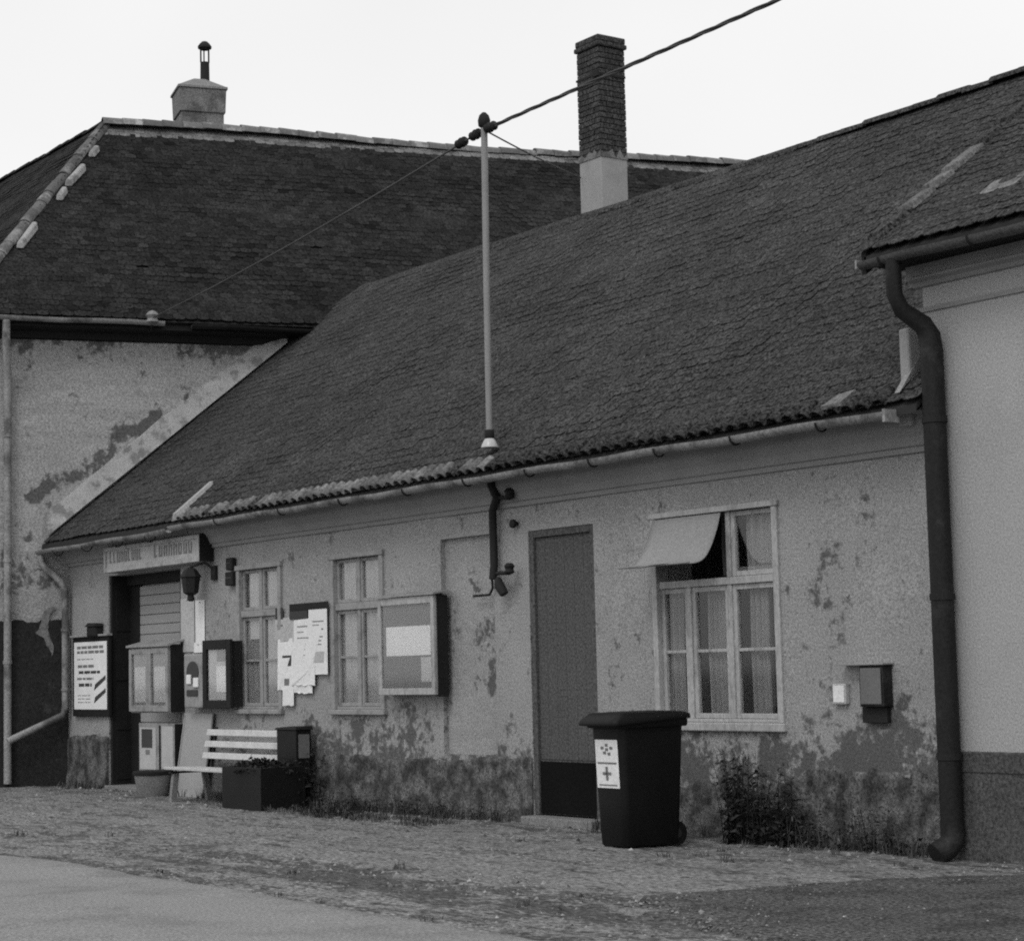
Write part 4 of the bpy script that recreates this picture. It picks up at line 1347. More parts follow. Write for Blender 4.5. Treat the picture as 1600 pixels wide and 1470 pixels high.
# small dark box above the poster
p_ = fac(145, 985, -0.1)
root = thing('wall_box', 'small dark rounded box on the wall above the striped poster', 'wall box', (p_.x, -0.02, p_.z))
MB().box(p_.x - 0.17, p_.x + 0.15, -0.13, -0.005, p_.z - 0.09, p_.z + 0.06).build('body', 'iron', root, bevel=0.03)
MB().prism([(p_.x - 0.19, -0.15, p_.z + 0.055), (p_.x + 0.17, -0.15, p_.z + 0.055), (p_.x + 0.13, -0.13, p_.z + 0.10), (p_.x - 0.12, -0.13, p_.z + 0.11)], (0, 0.13, 0)).build('lid', 'iron', root, bevel=0.01)

# glazed display cabinet with two doors
root, x0, x1, z0, z1 = board_thing('display_cabinet', 'pale two-door display cabinet in front of the shop shutter', 'cabinet', 200, 1012, 262, 1114, -0.24)
MB().box(x0, x1, -0.20, 0.02, z0, z1).build('body', 'wood_grey', root, bevel=0.006)
MB().box(x1 + 0.001, x1 + 0.012, -0.20, 0.02, z0 + 0.01, z1 + 0.02).build('side_panel', 'wood_dark', root)
MB().prism([(x0 - 0.03, -0.26, z1), (x1 + 0.05, -0.26, z1), (x1 + 0.05, 0.02, z1 + 0.07), (x0 - 0.03, 0.02, z1 + 0.07)], (0, 0, 0.025)).build('roof_board', 'wood_grey', root)
xm = (x0 + x1) / 2
for xa, xb in ((x0 + 0.01, xm - 0.004), (xm + 0.004, x1 - 0.01)):
    dd_ = MB().box(xa, xa + 0.07, -0.235, -0.201, z0 + 0.02, z1 - 0.02).box(xb - 0.07, xb, -0.235, -0.201, z0 + 0.02, z1 - 0.02).box(xa + 0.07, xb - 0.07, -0.235, -0.201, z1 - 0.09, z1 - 0.02).box(xa + 0.07, xb - 0.07, -0.235, -0.201, z0 + 0.02, z0 + 0.10).build('cabinet_door', 'wood_grey', root, bevel=0.004)
    MB().box(xa + 0.07, xb - 0.07, -0.215, -0.211, z0 + 0.10, z1 - 0.09).build('pane', 'glass', dd_)
    MB().box(xa + 0.075, xb - 0.075, -0.204, -0.2005, z0 + 0.10, z1 - 0.09).build('backing', 'board', dd_)
    MB().box(xa + 0.13, xb - 0.1, -0.208, -0.2045, z0 + 0.14, z1 - 0.26).build('notice', 'paper_grey', dd_)

# newspaper boards under the cabinet
root, x0, x1, z0, z1 = board_thing('newspaper_board', 'low board under the display cabinet with dark picture poster', 'newspaper board', 216, 1136, 272, 1204, -0.16)
MB().box(x0, x1, -0.15, -0.02, z0 - 0.02, z1 + 0.06).build('board', 'wood_grey', root, bevel=0.005)
MB().box(x1 + 0.001, x1 + 0.015, -0.15, -0.02, z0, z1 + 0.05).build('side_panel', 'wood_dark', root)
MB().box(x0 + 0.04, x0 + 0.52, -0.156, -0.1505, z0, z1).build('paper', 'paper_grey', root)
MB().box(x0 + 0.10, x0 + 0.42, -0.161, -0.1565, z0 + (z1 - z0) * 0.52, z1 - 0.02).build('picture', 'ink', root)
MB().box(x0 + 0.22, x0 + 0.34, -0.161, -0.1565, z0 + (z1 - z0) * 0.36, z0 + (z1 - z0) * 0.47).build('picture', 'ink_soft', root)
MB().box(x0 + 0.62, x0 + 0.66, -0.158, -0.1505, z0, z1 + 0.03).build('batten', 'wood_dark', root)
MB().box(x0 + 0.70, x1 - 0.04, -0.156, -0.1505, z0 + 0.02, z1 + 0.02).build('paper', 'paper_grey', root)
# legs down to the ground
for xx in (x0 + 0.06, x1 - 0.06):
    MB().box(xx - 0.025, xx + 0.025, -0.13, -0.08, gh(xx, -0.1) - 0.03, z0 - 0.021).build('leg', 'wood_dark', root)

# round tub beside it
p_ = grd(257, 1242)
p_ = Vector((p_.x, min(p_.y, -0.38), gh(p_.x, p_.y)))
root = thing('round_tub', 'small dark round tub on the ground left of the bench', 'tub', p_)
MB().lathe(p_, [(0.17, -0.02), (0.2, 0.05), (0.24, 0.26), (0.25, 0.3), (0.22, 0.3), (0.2, 0.24)], 20).build('pot', 'concrete', root, smooth=True)
MB().lathe(p_, [(0.253, 0.27), (0.262, 0.29), (0.262, 0.32), (0.23, 0.325)], 20).build('rim', 'iron', root, smooth=True)
MB().lathe(p_, [(0.195, 0.2), (0.215, 0.262)], 20).build('soil', 'ink', root)

# wall lantern by the entrance
p_ = fac(298, 905, -0.22)
root = thing('wall_lantern', 'dark iron lantern on a bracket beside the shop entrance', 'lantern', (p_.x, -0.02, p_.z))
MB().box(p_.x + 0.2, p_.x + 0.32, -0.04, -0.003, p_.z - 0.02, p_.z + 0.16).tube([(p_.x + 0.26, -0.03, p_.z + 0.12), (p_.x + 0.2, -0.12, p_.z + 0.2), (p_.x, -0.22, p_.z + 0.16)], 0.016, 8).build('bracket', 'iron', root)
MB().lathe((p_.x, -0.22, p_.z), [(0.05, -0.2), (0.095, -0.17), (0.12, 0.02), (0.14, 0.03), (0.08, 0.12), (0.025, 0.15)], 6).build('lamp_body', 'iron', root)
MB().lathe((p_.x, -0.22, p_.z), [(0.02, -0.28), (0.05, -0.26), (0.04, -0.201)], 10).build('finial', 'iron', root, smooth=True)

# papers pinned on the pillar
for nm, lb, q, yy, mt_ in (('notice_sheet', 'grey paper notice hanging under the wall lantern', (282, 936, 304, 1018), -0.012, 'paper_grey'),
                       ('notice_sheet', 'narrow white paper strip right of the grey notice', (305, 938, 320, 1006), -0.016, 'paper'),
                       ('notice_sheet', 'small white slip below the narrow paper strip', (303, 1004, 317, 1019), -0.02, 'paper')):
    A = fac(q[0], q[1], yy); B_ = fac(q[2], q[3], yy)
    root = thing(nm, lb, 'notice', (A.x, yy, B_.z))
    n_ = 8
    m = MB()
    for k in range(n_):
        xa, xb = A.x + (B_.x - A.x) * k / n_, A.x + (B_.x - A.x) * (k + 1) / n_
        ya, yb_ = yy - 0.012 * abs(math.sin(k * 0.8)), yy - 0.012 * abs(math.sin((k + 1) * 0.8))
        m.hexa([(xa, ya, B_.z), (xb, yb_, B_.z), (xb, yb_ + 0.002, B_.z), (xa, ya + 0.002, B_.z), (xa, yy, A.z), (xb, yy, A.z), (xb, yy + 0.002, A.z), (xa, yy + 0.002, A.z)])
    m.build('sheet', mt_, root)
    MB().lathe(((A.x + B_.x) / 2, yy - 0.008, A.z - 0.03), [(0.008, 0), (0.008, 0.006)], 8).build('pin', 'iron', root)

# vending machine with dark window
root, x0, x1, z0, z1 = board_thing('vending_machine', 'narrow grey vending machine with dark round window on the wall', 'vending machine', 286, 1022, 315, 1106, -0.2)
MB().box(x0, x1, -0.19, -0.005, z0, z1).build('body', 'wood_grey', root, bevel=0.02)
cxm, czm = (x0 + x1) / 2, z0 + (z1 - z0) * 0.66
MB().prism([(cxm + 0.17 * math.cos(g_ * math.pi / 8), -0.2, czm + 0.14 * math.sin(g_ * math.pi / 8)) for g_ in range(16)], (0, 0.015, 0)).build('window', 'ink', root, bevel=0.004)
MB().box(cxm - 0.15, cxm - 0.03, -0.215, -0.191, z0 + 0.3, z0 + 0.42).box(cxm + 0.04, cxm + 0.17, -0.215, -0.191, z0 + 0.26, z0 + 0.38).build('coin_unit', 'paper', root, bevel=0.01)
MB().box(cxm - 0.16, cxm + 0.14, -0.205, -0.191, z0 + 0.15, z0 + 0.23).build('tray', 'ink', root, bevel=0.01)
# pale board leaning below
A, B_ = fac(289, 1114, -0.05), fac(317, 1222, -0.2)
root = thing('leaning_board', 'plain pale board leaning on the wall behind the bench end', 'board', (A.x, -0.1, gh(A.x, -0.2)))
MB().hexa([(A.x, -0.22, 0.0), (B_.x, -0.22, 0.0), (B_.x, -0.195, 0.0), (A.x, -0.195, 0.0), (A.x, -0.06, A.z), (B_.x, -0.06, A.z), (B_.x, -0.035, A.z), (A.x, -0.035, A.z)]).build('panel', 'shutter', root, bevel=0.004)
MB().hexa([(A.x + 0.02, -0.228, 0.02), (A.x + 0.05, -0.228, 0.02), (A.x + 0.05, -0.221, 0.02), (A.x + 0.02, -0.221, 0.02), (A.x + 0.02, -0.068, A.z - 0.02), (A.x + 0.05, -0.068, A.z - 0.02), (A.x + 0.05, -0.061, A.z - 0.02), (A.x + 0.02, -0.061, A.z - 0.02)]).build('batten', 'wood_grey', root)

# black-framed show case
root, x0, x1, z0, z1 = board_thing('black_showcase', 'black framed glass notice case left of the first window', 'notice case', 318, 1003, 360, 1104, -0.18)
MB().box(x0, x1, -0.15, -0.005, z0, z1).build('body', 'wood_dark', root, bevel=0.004)
MB().box(x0 - 0.02, x0 + 0.08, -0.19, -0.151, z0 - 0.02, z1 + 0.02).box(x1 - 0.10, x1 + 0.02, -0.19, -0.151, z0 - 0.02, z1 + 0.02).box(x0 + 0.081, x1 - 0.101, -0.19, -0.151, z1 - 0.10, z1 + 0.02).box(x0 + 0.081, x1 - 0.101, -0.19, -0.151, z0 - 0.02, z0 + 0.08).build('frame', 'wood_dark', root, bevel=0.005)
MB().box(x0 + 0.08, x1 - 0.10, -0.170, -0.166, z0 + 0.08, z1 - 0.1).build('pane', 'glass', root)
MB().box(x0 + 0.082, x1 - 0.102, -0.156, -0.1505, z0 + 0.082, z1 - 0.102).build('backing', 'paper_grey', root)
MB().box(x0 + 0.30, x1 - 0.14, -0.160, -0.1565, z0 + 0.18, z0 + 0.50).build('notice', 'paper', root)
MB().box(x0 + 0.32, x1 - 0.13, -0.160, -0.1565, z0 + 0.56, z0 + 0.70).build('notice', 'ink_soft', root)

# pair of small dark boxes
for q, lb in (((352, 872, 362, 890), 'upper of two small dark boxes left of the first window'), ((351, 894, 363, 914), 'lower of two small dark boxes left of the first window')):
    A, B_ = fac(q[0], q[1], -0.07), fac(q[2], q[3], -0.07)
    root = thing('letter_box', lb, 'wall box', (A.x, -0.02, B_.z), 'small dark boxes on the shop wall')
    MB().box(A.x, B_.x, -0.07, -0.004, B_.z, A.z).build('body', 'iron', root, bevel=0.012)
    MB().box(A.x + 0.03, B_.x - 0.03, -0.075, -0.0705, (A.z + B_.z) / 2, (A.z + B_.z) / 2 + 0.02).build('slot', 'ink', root)

# posters between the two windows, overlapping and torn
root, x0, x1, z0, z1 = board_thing('poster_wall', 'overlapping white posters with stepped lower edge between the two shop windows', 'posters', 437, 952, 512, 1072, -0.03)
def sheet(px0, py0, px1, py1, y, mt_, nm='poster', tear=0.0):
    A, B_ = fac(px0, py0, y), fac(px1, py1, y)
    tl_ = rnd.uniform(-0.012, 0.012) if nm == 'poster' else 0.0
    ring = [(A.x, y, A.z + tl_), (B_.x, y, A.z - tl_)]
    n_ = 7 if nm == 'poster' else 1
    for k in range(n_ + 1):
        t = k / n_
        ring.append((B_.x + (A.x - B_.x) * t, y - (0.012 if nm == 'poster' else 0) * (k % 2), B_.z - tl_ + (rnd.uniform(-0.006, 0.012) if nm == 'poster' else 0)))
    MB().prism(ring[::-1], (0, 0.003, 0)).build(nm, mt_, root)
sheet(452, 944, 513, 950, -0.045, 'wood_dark', 'top_rail')
sheet(512, 942, 515, 1056, -0.05, 'wood_dark', 'side_rail')
sheet(430, 966, 464, 1002, -0.024, 'paper_grey'); sheet(434, 998, 466, 1078, -0.030, 'paper')
sheet(459, 968, 488, 1084, -0.036, 'paper'); sheet(482, 952, 512, 1054, -0.042, 'paper'); sheet(442, 1052, 459, 1103, -0.042, 'paper')
sheet(456, 1040, 492, 1070, -0.0485, 'paper')
sheet(430, 950, 442, 967, -0.028, 'ink', 'picture'); sheet(452, 950, 480, 966, -0.040, 'ink', 'picture')
sheet(488, 1018, 510, 1034, -0.0465, 'paper_grey', 'picture')
sheet(441, 1024, 455, 1040, -0.0345, 'ink', 'picture'); sheet(444, 1060, 452, 1074, -0.0465, 'ink_soft', 'picture'); sheet(433, 976, 442, 986, -0.0285, 'ink_soft', 'picture')
for k in range(7):
    sheet(488, 970 + k * 6.0, 488 + rnd.uniform(10, 20), 970.9 + k * 6.0, -0.0455, 'ink_faded', 'print')
    sheet(464, 978 + k * 9, 464 + rnd.uniform(10, 18), 978.9 + k * 9, -0.0395, 'ink_faded', 'print')

# white framed show case right of the second window
root, x0, x1, z0, z1 = board_thing('white_showcase', 'pale framed notice case right of the second window with white sheet inside', 'notice case', 590, 936, 680, 1085, -0.17)
MB().box(x0, x1, -0.14, -0.004, z0, z1).build('body', 'wood_grey', root, bevel=0.004)
MB().box(x1 + 0.001, x1 + 0.014, -0.135, -0.004, z0 - 0.02, z1 + 0.0).build('side_panel', 'wood_dark', root)  # dark colour holds the case's side plus its shadow
MB().box(x0, x0 + 0.06, -0.175, -0.141, z0, z1).box(x1 - 0.06, x1, -0.175, -0.141, z0, z1).box(x0 + 0.061, x1 - 0.061, -0.175, -0.141, z1 - 0.08, z1).box(x0 + 0.061, x1 - 0.061, -0.175, -0.141, z0, z0 + 0.07).build('frame', 'wood_white', root, bevel=0.005)
MB().prism([(x0 - 0.02, -0.2, z1 + 0.005), (x1 + 0.04, -0.2, z1 + 0.005), (x1 + 0.04, 0.0, z1 + 0.035), (x0 - 0.02, 0.0, z1 + 0.035)], (0, 0, 0.02)).build('roof_board', 'wood_grey', root)
MB().box(x0 + 0.062, x1 - 0.062, -0.147, -0.1405, z0 + 0.072, z1 - 0.082).build('backing', 'board', root)
MB().box(x0 + 0.06, x1 - 0.06, -0.160, -0.157, z0 + 0.07, z1 - 0.08).build('pane', 'glass', root)
Hh, Ww = z1 - z0, x1 - x0
MB().box(x0 + Ww * 0.12, x1 - 0.1, -0.151, -0.1475, z0 + Hh * 0.40, z0 + Hh * 0.70).build('notice', 'paper', root)
MB().box(x0 + Ww * 0.74, x1 - 0.09, -0.151, -0.1475, z0 + Hh * 0.13, z0 + Hh * 0.38).build('notice', 'paper_grey', root)

# ------------------------------------------------------------------ power mast on the eave, conduit and wires
pb, pt = fac(765, 690, -0.2), fac(757, 182, -0.2)
root = thing('power_mast', 'tall grey pipe mast rising through the eave, with dark conduit below', 'mast', (pb.x, -0.2, pb.z))
mxx = pb.x
ztop = pt.z
MB().tube([(mxx, -0.2, pb.z - 0.05), (mxx + 0.01, -0.2, (pb.z + ztop) / 2), (mxx + 0.03, -0.2, ztop - 0.1)], 0.034, 14).build('pole', 'mast_grey', root, smooth=True)
MB().lathe((mxx + 0.03, -0.2, ztop - 0.12), [(0.036, 0), (0.06, 0.02), (0.065, 0.08), (0.05, 0.13), (0.02, 0.16)], 14).build('mast_head', 'iron', root, smooth=True)
MB().lathe((mxx, -0.2, pb.z - 0.06), [(0.088, 0.0), (0.085, 0.02), (0.06, 0.07), (0.045, 0.09)], 18).build('collar', 'porcelain', root, smooth=True)
MB().lathe((mxx, -0.2, pb.z + 0.035), [(0.046, 0.0), (0.05, 0.01), (0.05, 0.07), (0.04, 0.085)], 14).build('clamp_band', 'iron', root, smooth=True)
zc_ = fac(772, 905, -0.06).z
xc_ = fac(772, 820, -0.06).x
MB().tube([(mxx, -0.2, EZ - 0.03), (mxx, -0.19, EZ - 0.12), (mxx - 0.0, -0.13, EZ - 0.24), (xc_, -0.075, EZ - 0.36), (xc_, -0.07, zc_ + 0.15), (xc_, -0.09, zc_)], 0.042, 12).build('conduit', 'iron', root, smooth=True)
for py_, nm in ((775, 'insulator_bracket'), (892, 'insulator_bracket')):
    q0, q1 = fac(776, py_ + 4, -0.07), fac(796, py_, -0.14)
    MB().tube([(q0.x, -0.07, q0.z), (q0.x + 0.12, -0.12, q0.z), (q1.x, -0.14, q1.z - 0.02)], 0.02, 8).lathe((q1.x, -0.14, q1.z - 0.03), [(0.03, 0), (0.055, 0.02), (0.04, 0.05), (0.055, 0.08), (0.03, 0.11)], 12).build(nm, 'iron', root)
e0, e1 = fac(778, 905, -0.1), fac(788, 928, -0.1)
MB().tube([(e0.x, -0.1, e0.z), ((e0.x + e1.x) / 2, -0.12, (e0.z + e1.z) / 2 + 0.01), (e1.x, -0.1, e1.z)], [0.035, 0.055, 0.045], 10).build('cable_end', 'iron', root, smooth=True)
k0, k1 = fac(740, 931, -0.02), fac(770, 925, -0.02)
MB().tube([(k0.x, -0.02, k0.z), (k1.x - 0.06, -0.02, k0.z + 0.0), (k1.x, -0.02, k1.z + 0.04), (k1.x, -0.03, k1.z + 0.2)], 0.013, 8).build('service_cable', 'iron', root)
k0 = fac(802, 818, -0.05)
o = thing('cable_fitting', 'small dark knob on the wall between conduit and door', 'wall fitting', (k0.x, 0, k0.z))
MB().tube([(k0.x, 0.01, k0.z), (k0.x, -0.03, k0.z)], 0.02, 10).build('stem', 'iron', o)
MB().tube([(k0.x, -0.03, k0.z), (k0.x, -0.04, k0.z), (k0.x, -0.07, k0.z), (k0.x, -0.08, k0.z)], [0.03, 0.045, 0.045, 0.02], 12).build('head', 'iron', o, smooth=True)
# cross arms and shackles at the mast head
hz = fac(757, 203, -0.2).z
hd = Vector((mxx + 0.03, -0.2, hz))
cab_end = CAM + ray(1215, 0) * ((-0.65 - CAM.y) / ray(1215, 0).y)
cdir = (cab_end - hd).normalized()
lend = pln(238, 497, OL + NO * 0.45, NO)
ldir = (lend - hd).normalized()
m = MB()
m.tube([hd - Vector((0.05, 0, 0)), hd, hd + ldir * 0.10], 0.022, 8)
m.build('stay_hook', 'iron', root)
def insul(c_, d_):
    d_ = d_.normalized()
    P_ = [c_ + d_ * t for t in (0, 0.02, 0.05, 0.08, 0.12, 0.16, 0.2)]
    return MB().tube([tuple(v) for v in P_], [0.02, 0.05, 0.035, 0.055, 0.035, 0.05, 0.015], 12)
insul(hd + ldir * 0.10, ldir).build('insulator', 'iron', root, smooth=True)
insul(hd + cdir * 0.04, cdir).build('insulator', 'iron', root, smooth=True)
insul(hd + ldir * 0.42, ldir).build('insulator', 'iron', root, smooth=True)

def wire(name, label, a_, b_, r_, sag_, mt_='cable', tw=False, cat='cable', ext=1.0):
    pts = []
    for k in range(41):
        t = k / 40 * ext
        p_ = a_.lerp(b_, t)
        pts.append(tuple(p_ - Vector((0, 0, sag_ * 4 * (t / ext) * (1 - t / ext)))))
    if not tw:
        o_ = MB().tube(pts, r_, 8).build(name, mt_, smooth=True)
    else:
        m = MB()
        for ph in range(3):
            pp = []
            L_ = (b_ - a_).length * ext
            n_ = int(L_ / 0.09)
            for k in range(n_ + 1):
                t = k / n_ * ext
                g_ = 2 * math.pi * (t * (b_ - a_).length / 1.1 + ph / 3)
                p_ = a_.lerp(b_, t)
                pp.append((p_.x + r_ * 0.3 * math.cos(g_), p_.y + r_ * math.cos(g_), p_.z + r_ * math.sin(g_) - sag_ * 4 * (t / ext) * (1 - t / ext)))
            m.tube(pp, r_ * 0.85, 7)
        o_ = m.build(name, mt_, smooth=True)
    return tag(o_, label, cat)
wire('power_cable', 'thick twisted cable running from the mast head up to the right', hd + cdir * 0.2, cab_end, 0.0115, 0.0, tw=True, ext=2.4)
wire('stay_cable', 'dark cable from the mast head down to the tall house eave', hd + ldir * 0.3, lend, 0.011, 0.06)
ck = fac(903, 280, 4.31)
wire('guy_wire', 'thin wire from the mast head back to the brick chimney', hd, Vector((cx0 + 0.05, 4.30, ck.z)), 0.009, 0.02)
# insulator where the cable lands on the tall house
root = thing('eave_insulator', 'pale insulator knob at the tall house gutter', 'insulator', lend)
MB().lathe(lend, [(0.03, -0.1), (0.10, -0.06), (0.07, -0.01), (0.10, 0.04), (0.06, 0.09), (0.02, 0.11)], 14).build('body', 'concrete', root, smooth=True)
MB().tube([tuple(lend - Vector((0, 0, 0.08))), tuple(lend - Vector((0, 0, 0.16)) - NO * 0.1), tuple(lend - Vector((0, 0, 0.16)) - NO * 0.42)], 0.015, 8).build('bracket', 'iron', root)

# ------------------------------------------------------------------ wheelie bin
bx1, by0, by1 = -2.27, -1.32, -0.66
bx0 = bx1 - 0.44
bzg = gh(-2.5, -1.0) - 0.004
root = thing('wheelie_bin', 'black wheelie bin with white sticker standing beside the house door', 'bin', ((bx0 + bx1) / 2, (by0 + by1) / 2, bzg))
tp = 0.035
def bring(t, z):       # rounded rectangle, wider towards the top
    ex_, ey_ = tp * t, tp * 1.2 * t
    X0, X1, Y0, Y1 = bx0 + 0.04 - ex_, bx1 - 0.04 + ex_, by0 + 0.03 - ey_, by1 - 0.03 + ey_
    r_ = 0.06
    out = []
    for (cx_, cy_, a0) in ((X1 - r_, Y1 - r_, 0), (X0 + r_, Y1 - r_, 90), (X0 + r_, Y0 + r_, 180), (X1 - r_, Y0 + r_, 270)):
        for k in range(5):
            g_ = math.radians(a0 + 90 * k / 4)
            out.append((cx_ + r_ * math.cos(g_), cy_ + r_ * math.sin(g_), z))
    return out
def loft(m, rings_):
    idx_ = [[m.vert(p) for p in r_] for r_ in rings_]
    n_ = len(idx_[0])
    for a_, b_ in zip(idx_, idx_[1:]):
        for k in range(n_):
            m.f.append([a_[k], a_[(k + 1) % n_], b_[(k + 1) % n_], b_[k]]); m.t.append(0)
    m.f.append(idx_[0][::-1]); m.f.append(idx_[-1]); m.t += [0, 0]
    return m
loft(MB(), [bring(-0.4, bzg + 0.012), bring(0.0, bzg + 0.03), bring(0.35, bzg + 0.38), bring(1.0, bzg + 1.0), bring(1.0, bzg + 1.005)]).build('body', 'bin_plastic', root, smooth=True)
loft(MB(), [bring(1.7, bzg + 0.995), bring(1.9, bzg + 1.01), bring(1.9, bzg + 1.055), bring(1.5, bzg + 1.06)]).build('rim', 'bin_plastic', root, smooth=True)
m = MB()
Lr = []
for t, z, sh in ((2.3, 1.062, 0.0), (2.4, 1.07, 0.0), (2.3, 1.10, 0.0), (1.4, 1.118, 0.02), (-1.6, 1.128, 0.05), (-3.5, 1.13, 0.06)):
    r_ = bring(t, bzg + z)
    Lr.append([(x, y - (0.05 if y < (by0 + by1) / 2 and t > 2 else 0.0), zz - (0.045 * smooth(by0 + 0.25, by0 - 0.05, y) if t > 2 else 0)) for x, y, zz in r_])
loft(m, Lr).build('lid', 'bin_plastic', root, smooth=True)
MB().tube([(bx0 + 0.06, by1 + 0.06, bzg + 1.07), (bx1 - 0.06, by1 + 0.06, bzg + 1.07)], 0.018, 10).box(bx0 + 0.10, bx0 + 0.13, by1 - 0.02, by1 + 0.07, bzg + 1.04, bzg + 1.07).box(bx1 - 0.13, bx1 - 0.10, by1 - 0.02, by1 + 0.07, bzg + 1.04, bzg + 1.07).build('handle', 'bin_plastic', root)
for xx in (bx0 + 0.01, bx1 - 0.10):
    wh = MB().tube([(xx, by1 - 0.06, bzg + 0.1), (xx + 0.05, by1 - 0.06, bzg + 0.1)], 0.1, 20).build('wheel', 'bin_plastic', root)
    MB().tube([(xx - 0.004, by1 - 0.06, bzg + 0.1), (xx + 0.054, by1 - 0.06, bzg + 0.1)], 0.04, 12).build('hub', 'iron', wh)
# sticker on the front: white sheet in two fields with smudged marks
fy = lambda z: by0 + 0.03 - tp * 1.2 * (0.35 + 0.65 * (z - bzg - 0.38) / 0.62) - 0.004
za, zb2 = bzg + 0.50, bzg + 0.90
sxa, sxb = bx0 + 0.07, bx1 - 0.07
st_ = MB().hexa([(sxa, fy(za), za), (sxb, fy(za), za), (sxb, fy(za) + 0.003, za), (sxa, fy(za) + 0.003, za), (sxa, fy(zb2), zb2), (sxb, fy(zb2), zb2), (sxb, fy(zb2) + 0.003, zb2), (sxa, fy(zb2) + 0.003, zb2)]).build('sticker', 'paper', root)
def mark(u0, u1, w0, w1, mt_):
    z_0, z_1 = za + (zb2 - za) * w0, za + (zb2 - za) * w1
    xa, xb = sxa + (sxb - sxa) * u0, sxa + (sxb - sxa) * u1
    MB().hexa([(xa, fy(z_0) - 0.003, z_0), (xb, fy(z_0) - 0.003, z_0), (xb, fy(z_0) - 0.0005, z_0), (xa, fy(z_0) - 0.0005, z_0), (xa, fy(z_1) - 0.003, z_1), (xb, fy(z_1) - 0.003, z_1), (xb, fy(z_1) - 0.0005, z_1), (xa, fy(z_1) - 0.0005, z_1)]).build('print', mt_, st_)
mark(0.08, 0.92, 0.50, 0.535, 'ink_soft')
for u, w_ in ((0.25, 0.80), (0.45, 0.86), (0.65, 0.80), (0.35, 0.7), (0.55, 0.68), (0.45, 0.77)):
    mark(u, u + 0.13, w_, w_ + 0.06, 'ink_soft')
mark(0.42, 0.52, 0.16, 0.44, 'ink_soft'); mark(0.28, 0.66, 0.27, 0.33, 'ink_soft'); mark(0.1, 0.9, 0.05, 0.075, 'ink_soft')

# ------------------------------------------------------------------ bench
A, B_ = fac(322, 1145, -0.22), fac(440, 1145, -0.22)
ax, bxx = A.x, B_.x + 0.12
gz0 = gh(-11, -0.5)
root = thing('park_bench', 'white slatted bench standing against the shop wall', 'bench', ((ax + bxx) / 2, -0.5, gz0))
for k, z in enumerate((0.50, 0.64, 0.78)):
    y = -0.27 + 0.05 * (k * 0.6)
    MB().hexa([(ax, y - 0.012, z), (bxx, y - 0.012, z), (bxx, y + 0.014, z), (ax, y + 0.014, z), (ax, y + 0.006, z + 0.075), (bxx, y + 0.006, z + 0.075), (bxx, y + 0.032, z + 0.075), (ax, y + 0.032, z + 0.075)]).build('back_slat', 'slat', root, bevel=0.006)
for k in range(4):
    y = -0.80 + 0.125 * k
    MB().box(ax, bxx, y, y + 0.105, 0.385 - 0.006 * k, 0.42 - 0.006 * k).build('seat_slat', 'slat', root, bevel=0.006)
for xx in (ax + 0.16, bxx - 0.16):
    MB().hexa([(xx - 0.03, -0.80, gh(xx, -0.8) - 0.02), (xx + 0.03, -0.80, gh(xx, -0.8) - 0.02), (xx + 0.03, -0.72, gh(xx, -0.8) - 0.02), (xx - 0.03, -0.72, gh(xx, -0.8) - 0.02), (xx - 0.03, -0.76, 0.34), (xx + 0.03, -0.76, 0.34), (xx + 0.03, -0.68, 0.34), (xx - 0.03, -0.68, 0.34)]).build('leg', 'concrete', root, bevel=0.006)
    MB().hexa([(xx - 0.03, -0.30, gh(xx, -0.3) - 0.02), (xx + 0.03, -0.30, gh(xx, -0.3) - 0.02), (xx + 0.03, -0.22, gh(xx, -0.3) - 0.02), (xx - 0.03, -0.22, gh(xx, -0.3) - 0.02), (xx - 0.03, -0.36, 0.34), (xx + 0.03, -0.36, 0.34), (xx + 0.03, -0.29, 0.34), (xx - 0.03, -0.29, 0.34)]).build('leg', 'concrete', root, bevel=0.006)
    MB().box(xx - 0.028, xx + 0.028, -0.80, -0.25, 0.341, 0.364).build('seat_bearer', 'iron', root)
    MB().hexa([(xx - 0.025, -0.25, 0.365), (xx + 0.025, -0.25, 0.365), (xx + 0.025, -0.22, 0.365), (xx - 0.025, -0.22, 0.365), (xx - 0.025, -0.17, 0.88), (xx + 0.025, -0.17, 0.88), (xx + 0.025, -0.145, 0.88), (xx - 0.025, -0.145, 0.88)]).build('back_post', 'iron', root)

# ------------------------------------------------------------------ plants
def leaves(m, c, n_, rx_, ry_, rz_, size, rnd, low=0.0, shape=None):
    for _ in range(n_):
        while True:
            p_ = Vector((rnd.uniform(-1, 1), rnd.uniform(-1, 1), rnd.uniform(-1, 1)))
            if p_.length < 1:
                break
        k = 0.35 + 0.65 * rnd.random() ** 0.5
        p_ = p_.normalized() * k
        lump = 1 + 0.35 * nz(p_.x * 2.2 + c[0], p_.y * 2.2 + c[1], p_.z * 2.2, 2)
        q = Vector((c[0] + p_.x * rx_ * lump, c[1] + p_.y * ry_ * lump, max(c[2] + p_.z * rz_ * lump, low)))
        if q.y > -0.02:
            q.y = -0.02 - rnd.random() * 0.05
        d1 = Vector((rnd.gauss(0, 1), rnd.gauss(0, 1), rnd.gauss(0.2, 0.8))).normalized()
        d2 = d1.cross(Vector((rnd.gauss(0, 1), rnd.gauss(0, 1), rnd.gauss(0, 1)))).normalized()
        s_ = size * rnd.uniform(0.6, 1.4)
        a_, b_, c2, d_ = q - d1 * s_, q + d2 * s_ * 0.45, q + d1 * s_, q - d2 * s_ * 0.45
        i0 = len(m.v)
        m.v += [a_, b_, c2, d_]
        m.f.append([i0, i0 + 1, i0 + 2, i0 + 3]); m.t.append(rnd.gauss(0, 0.6))

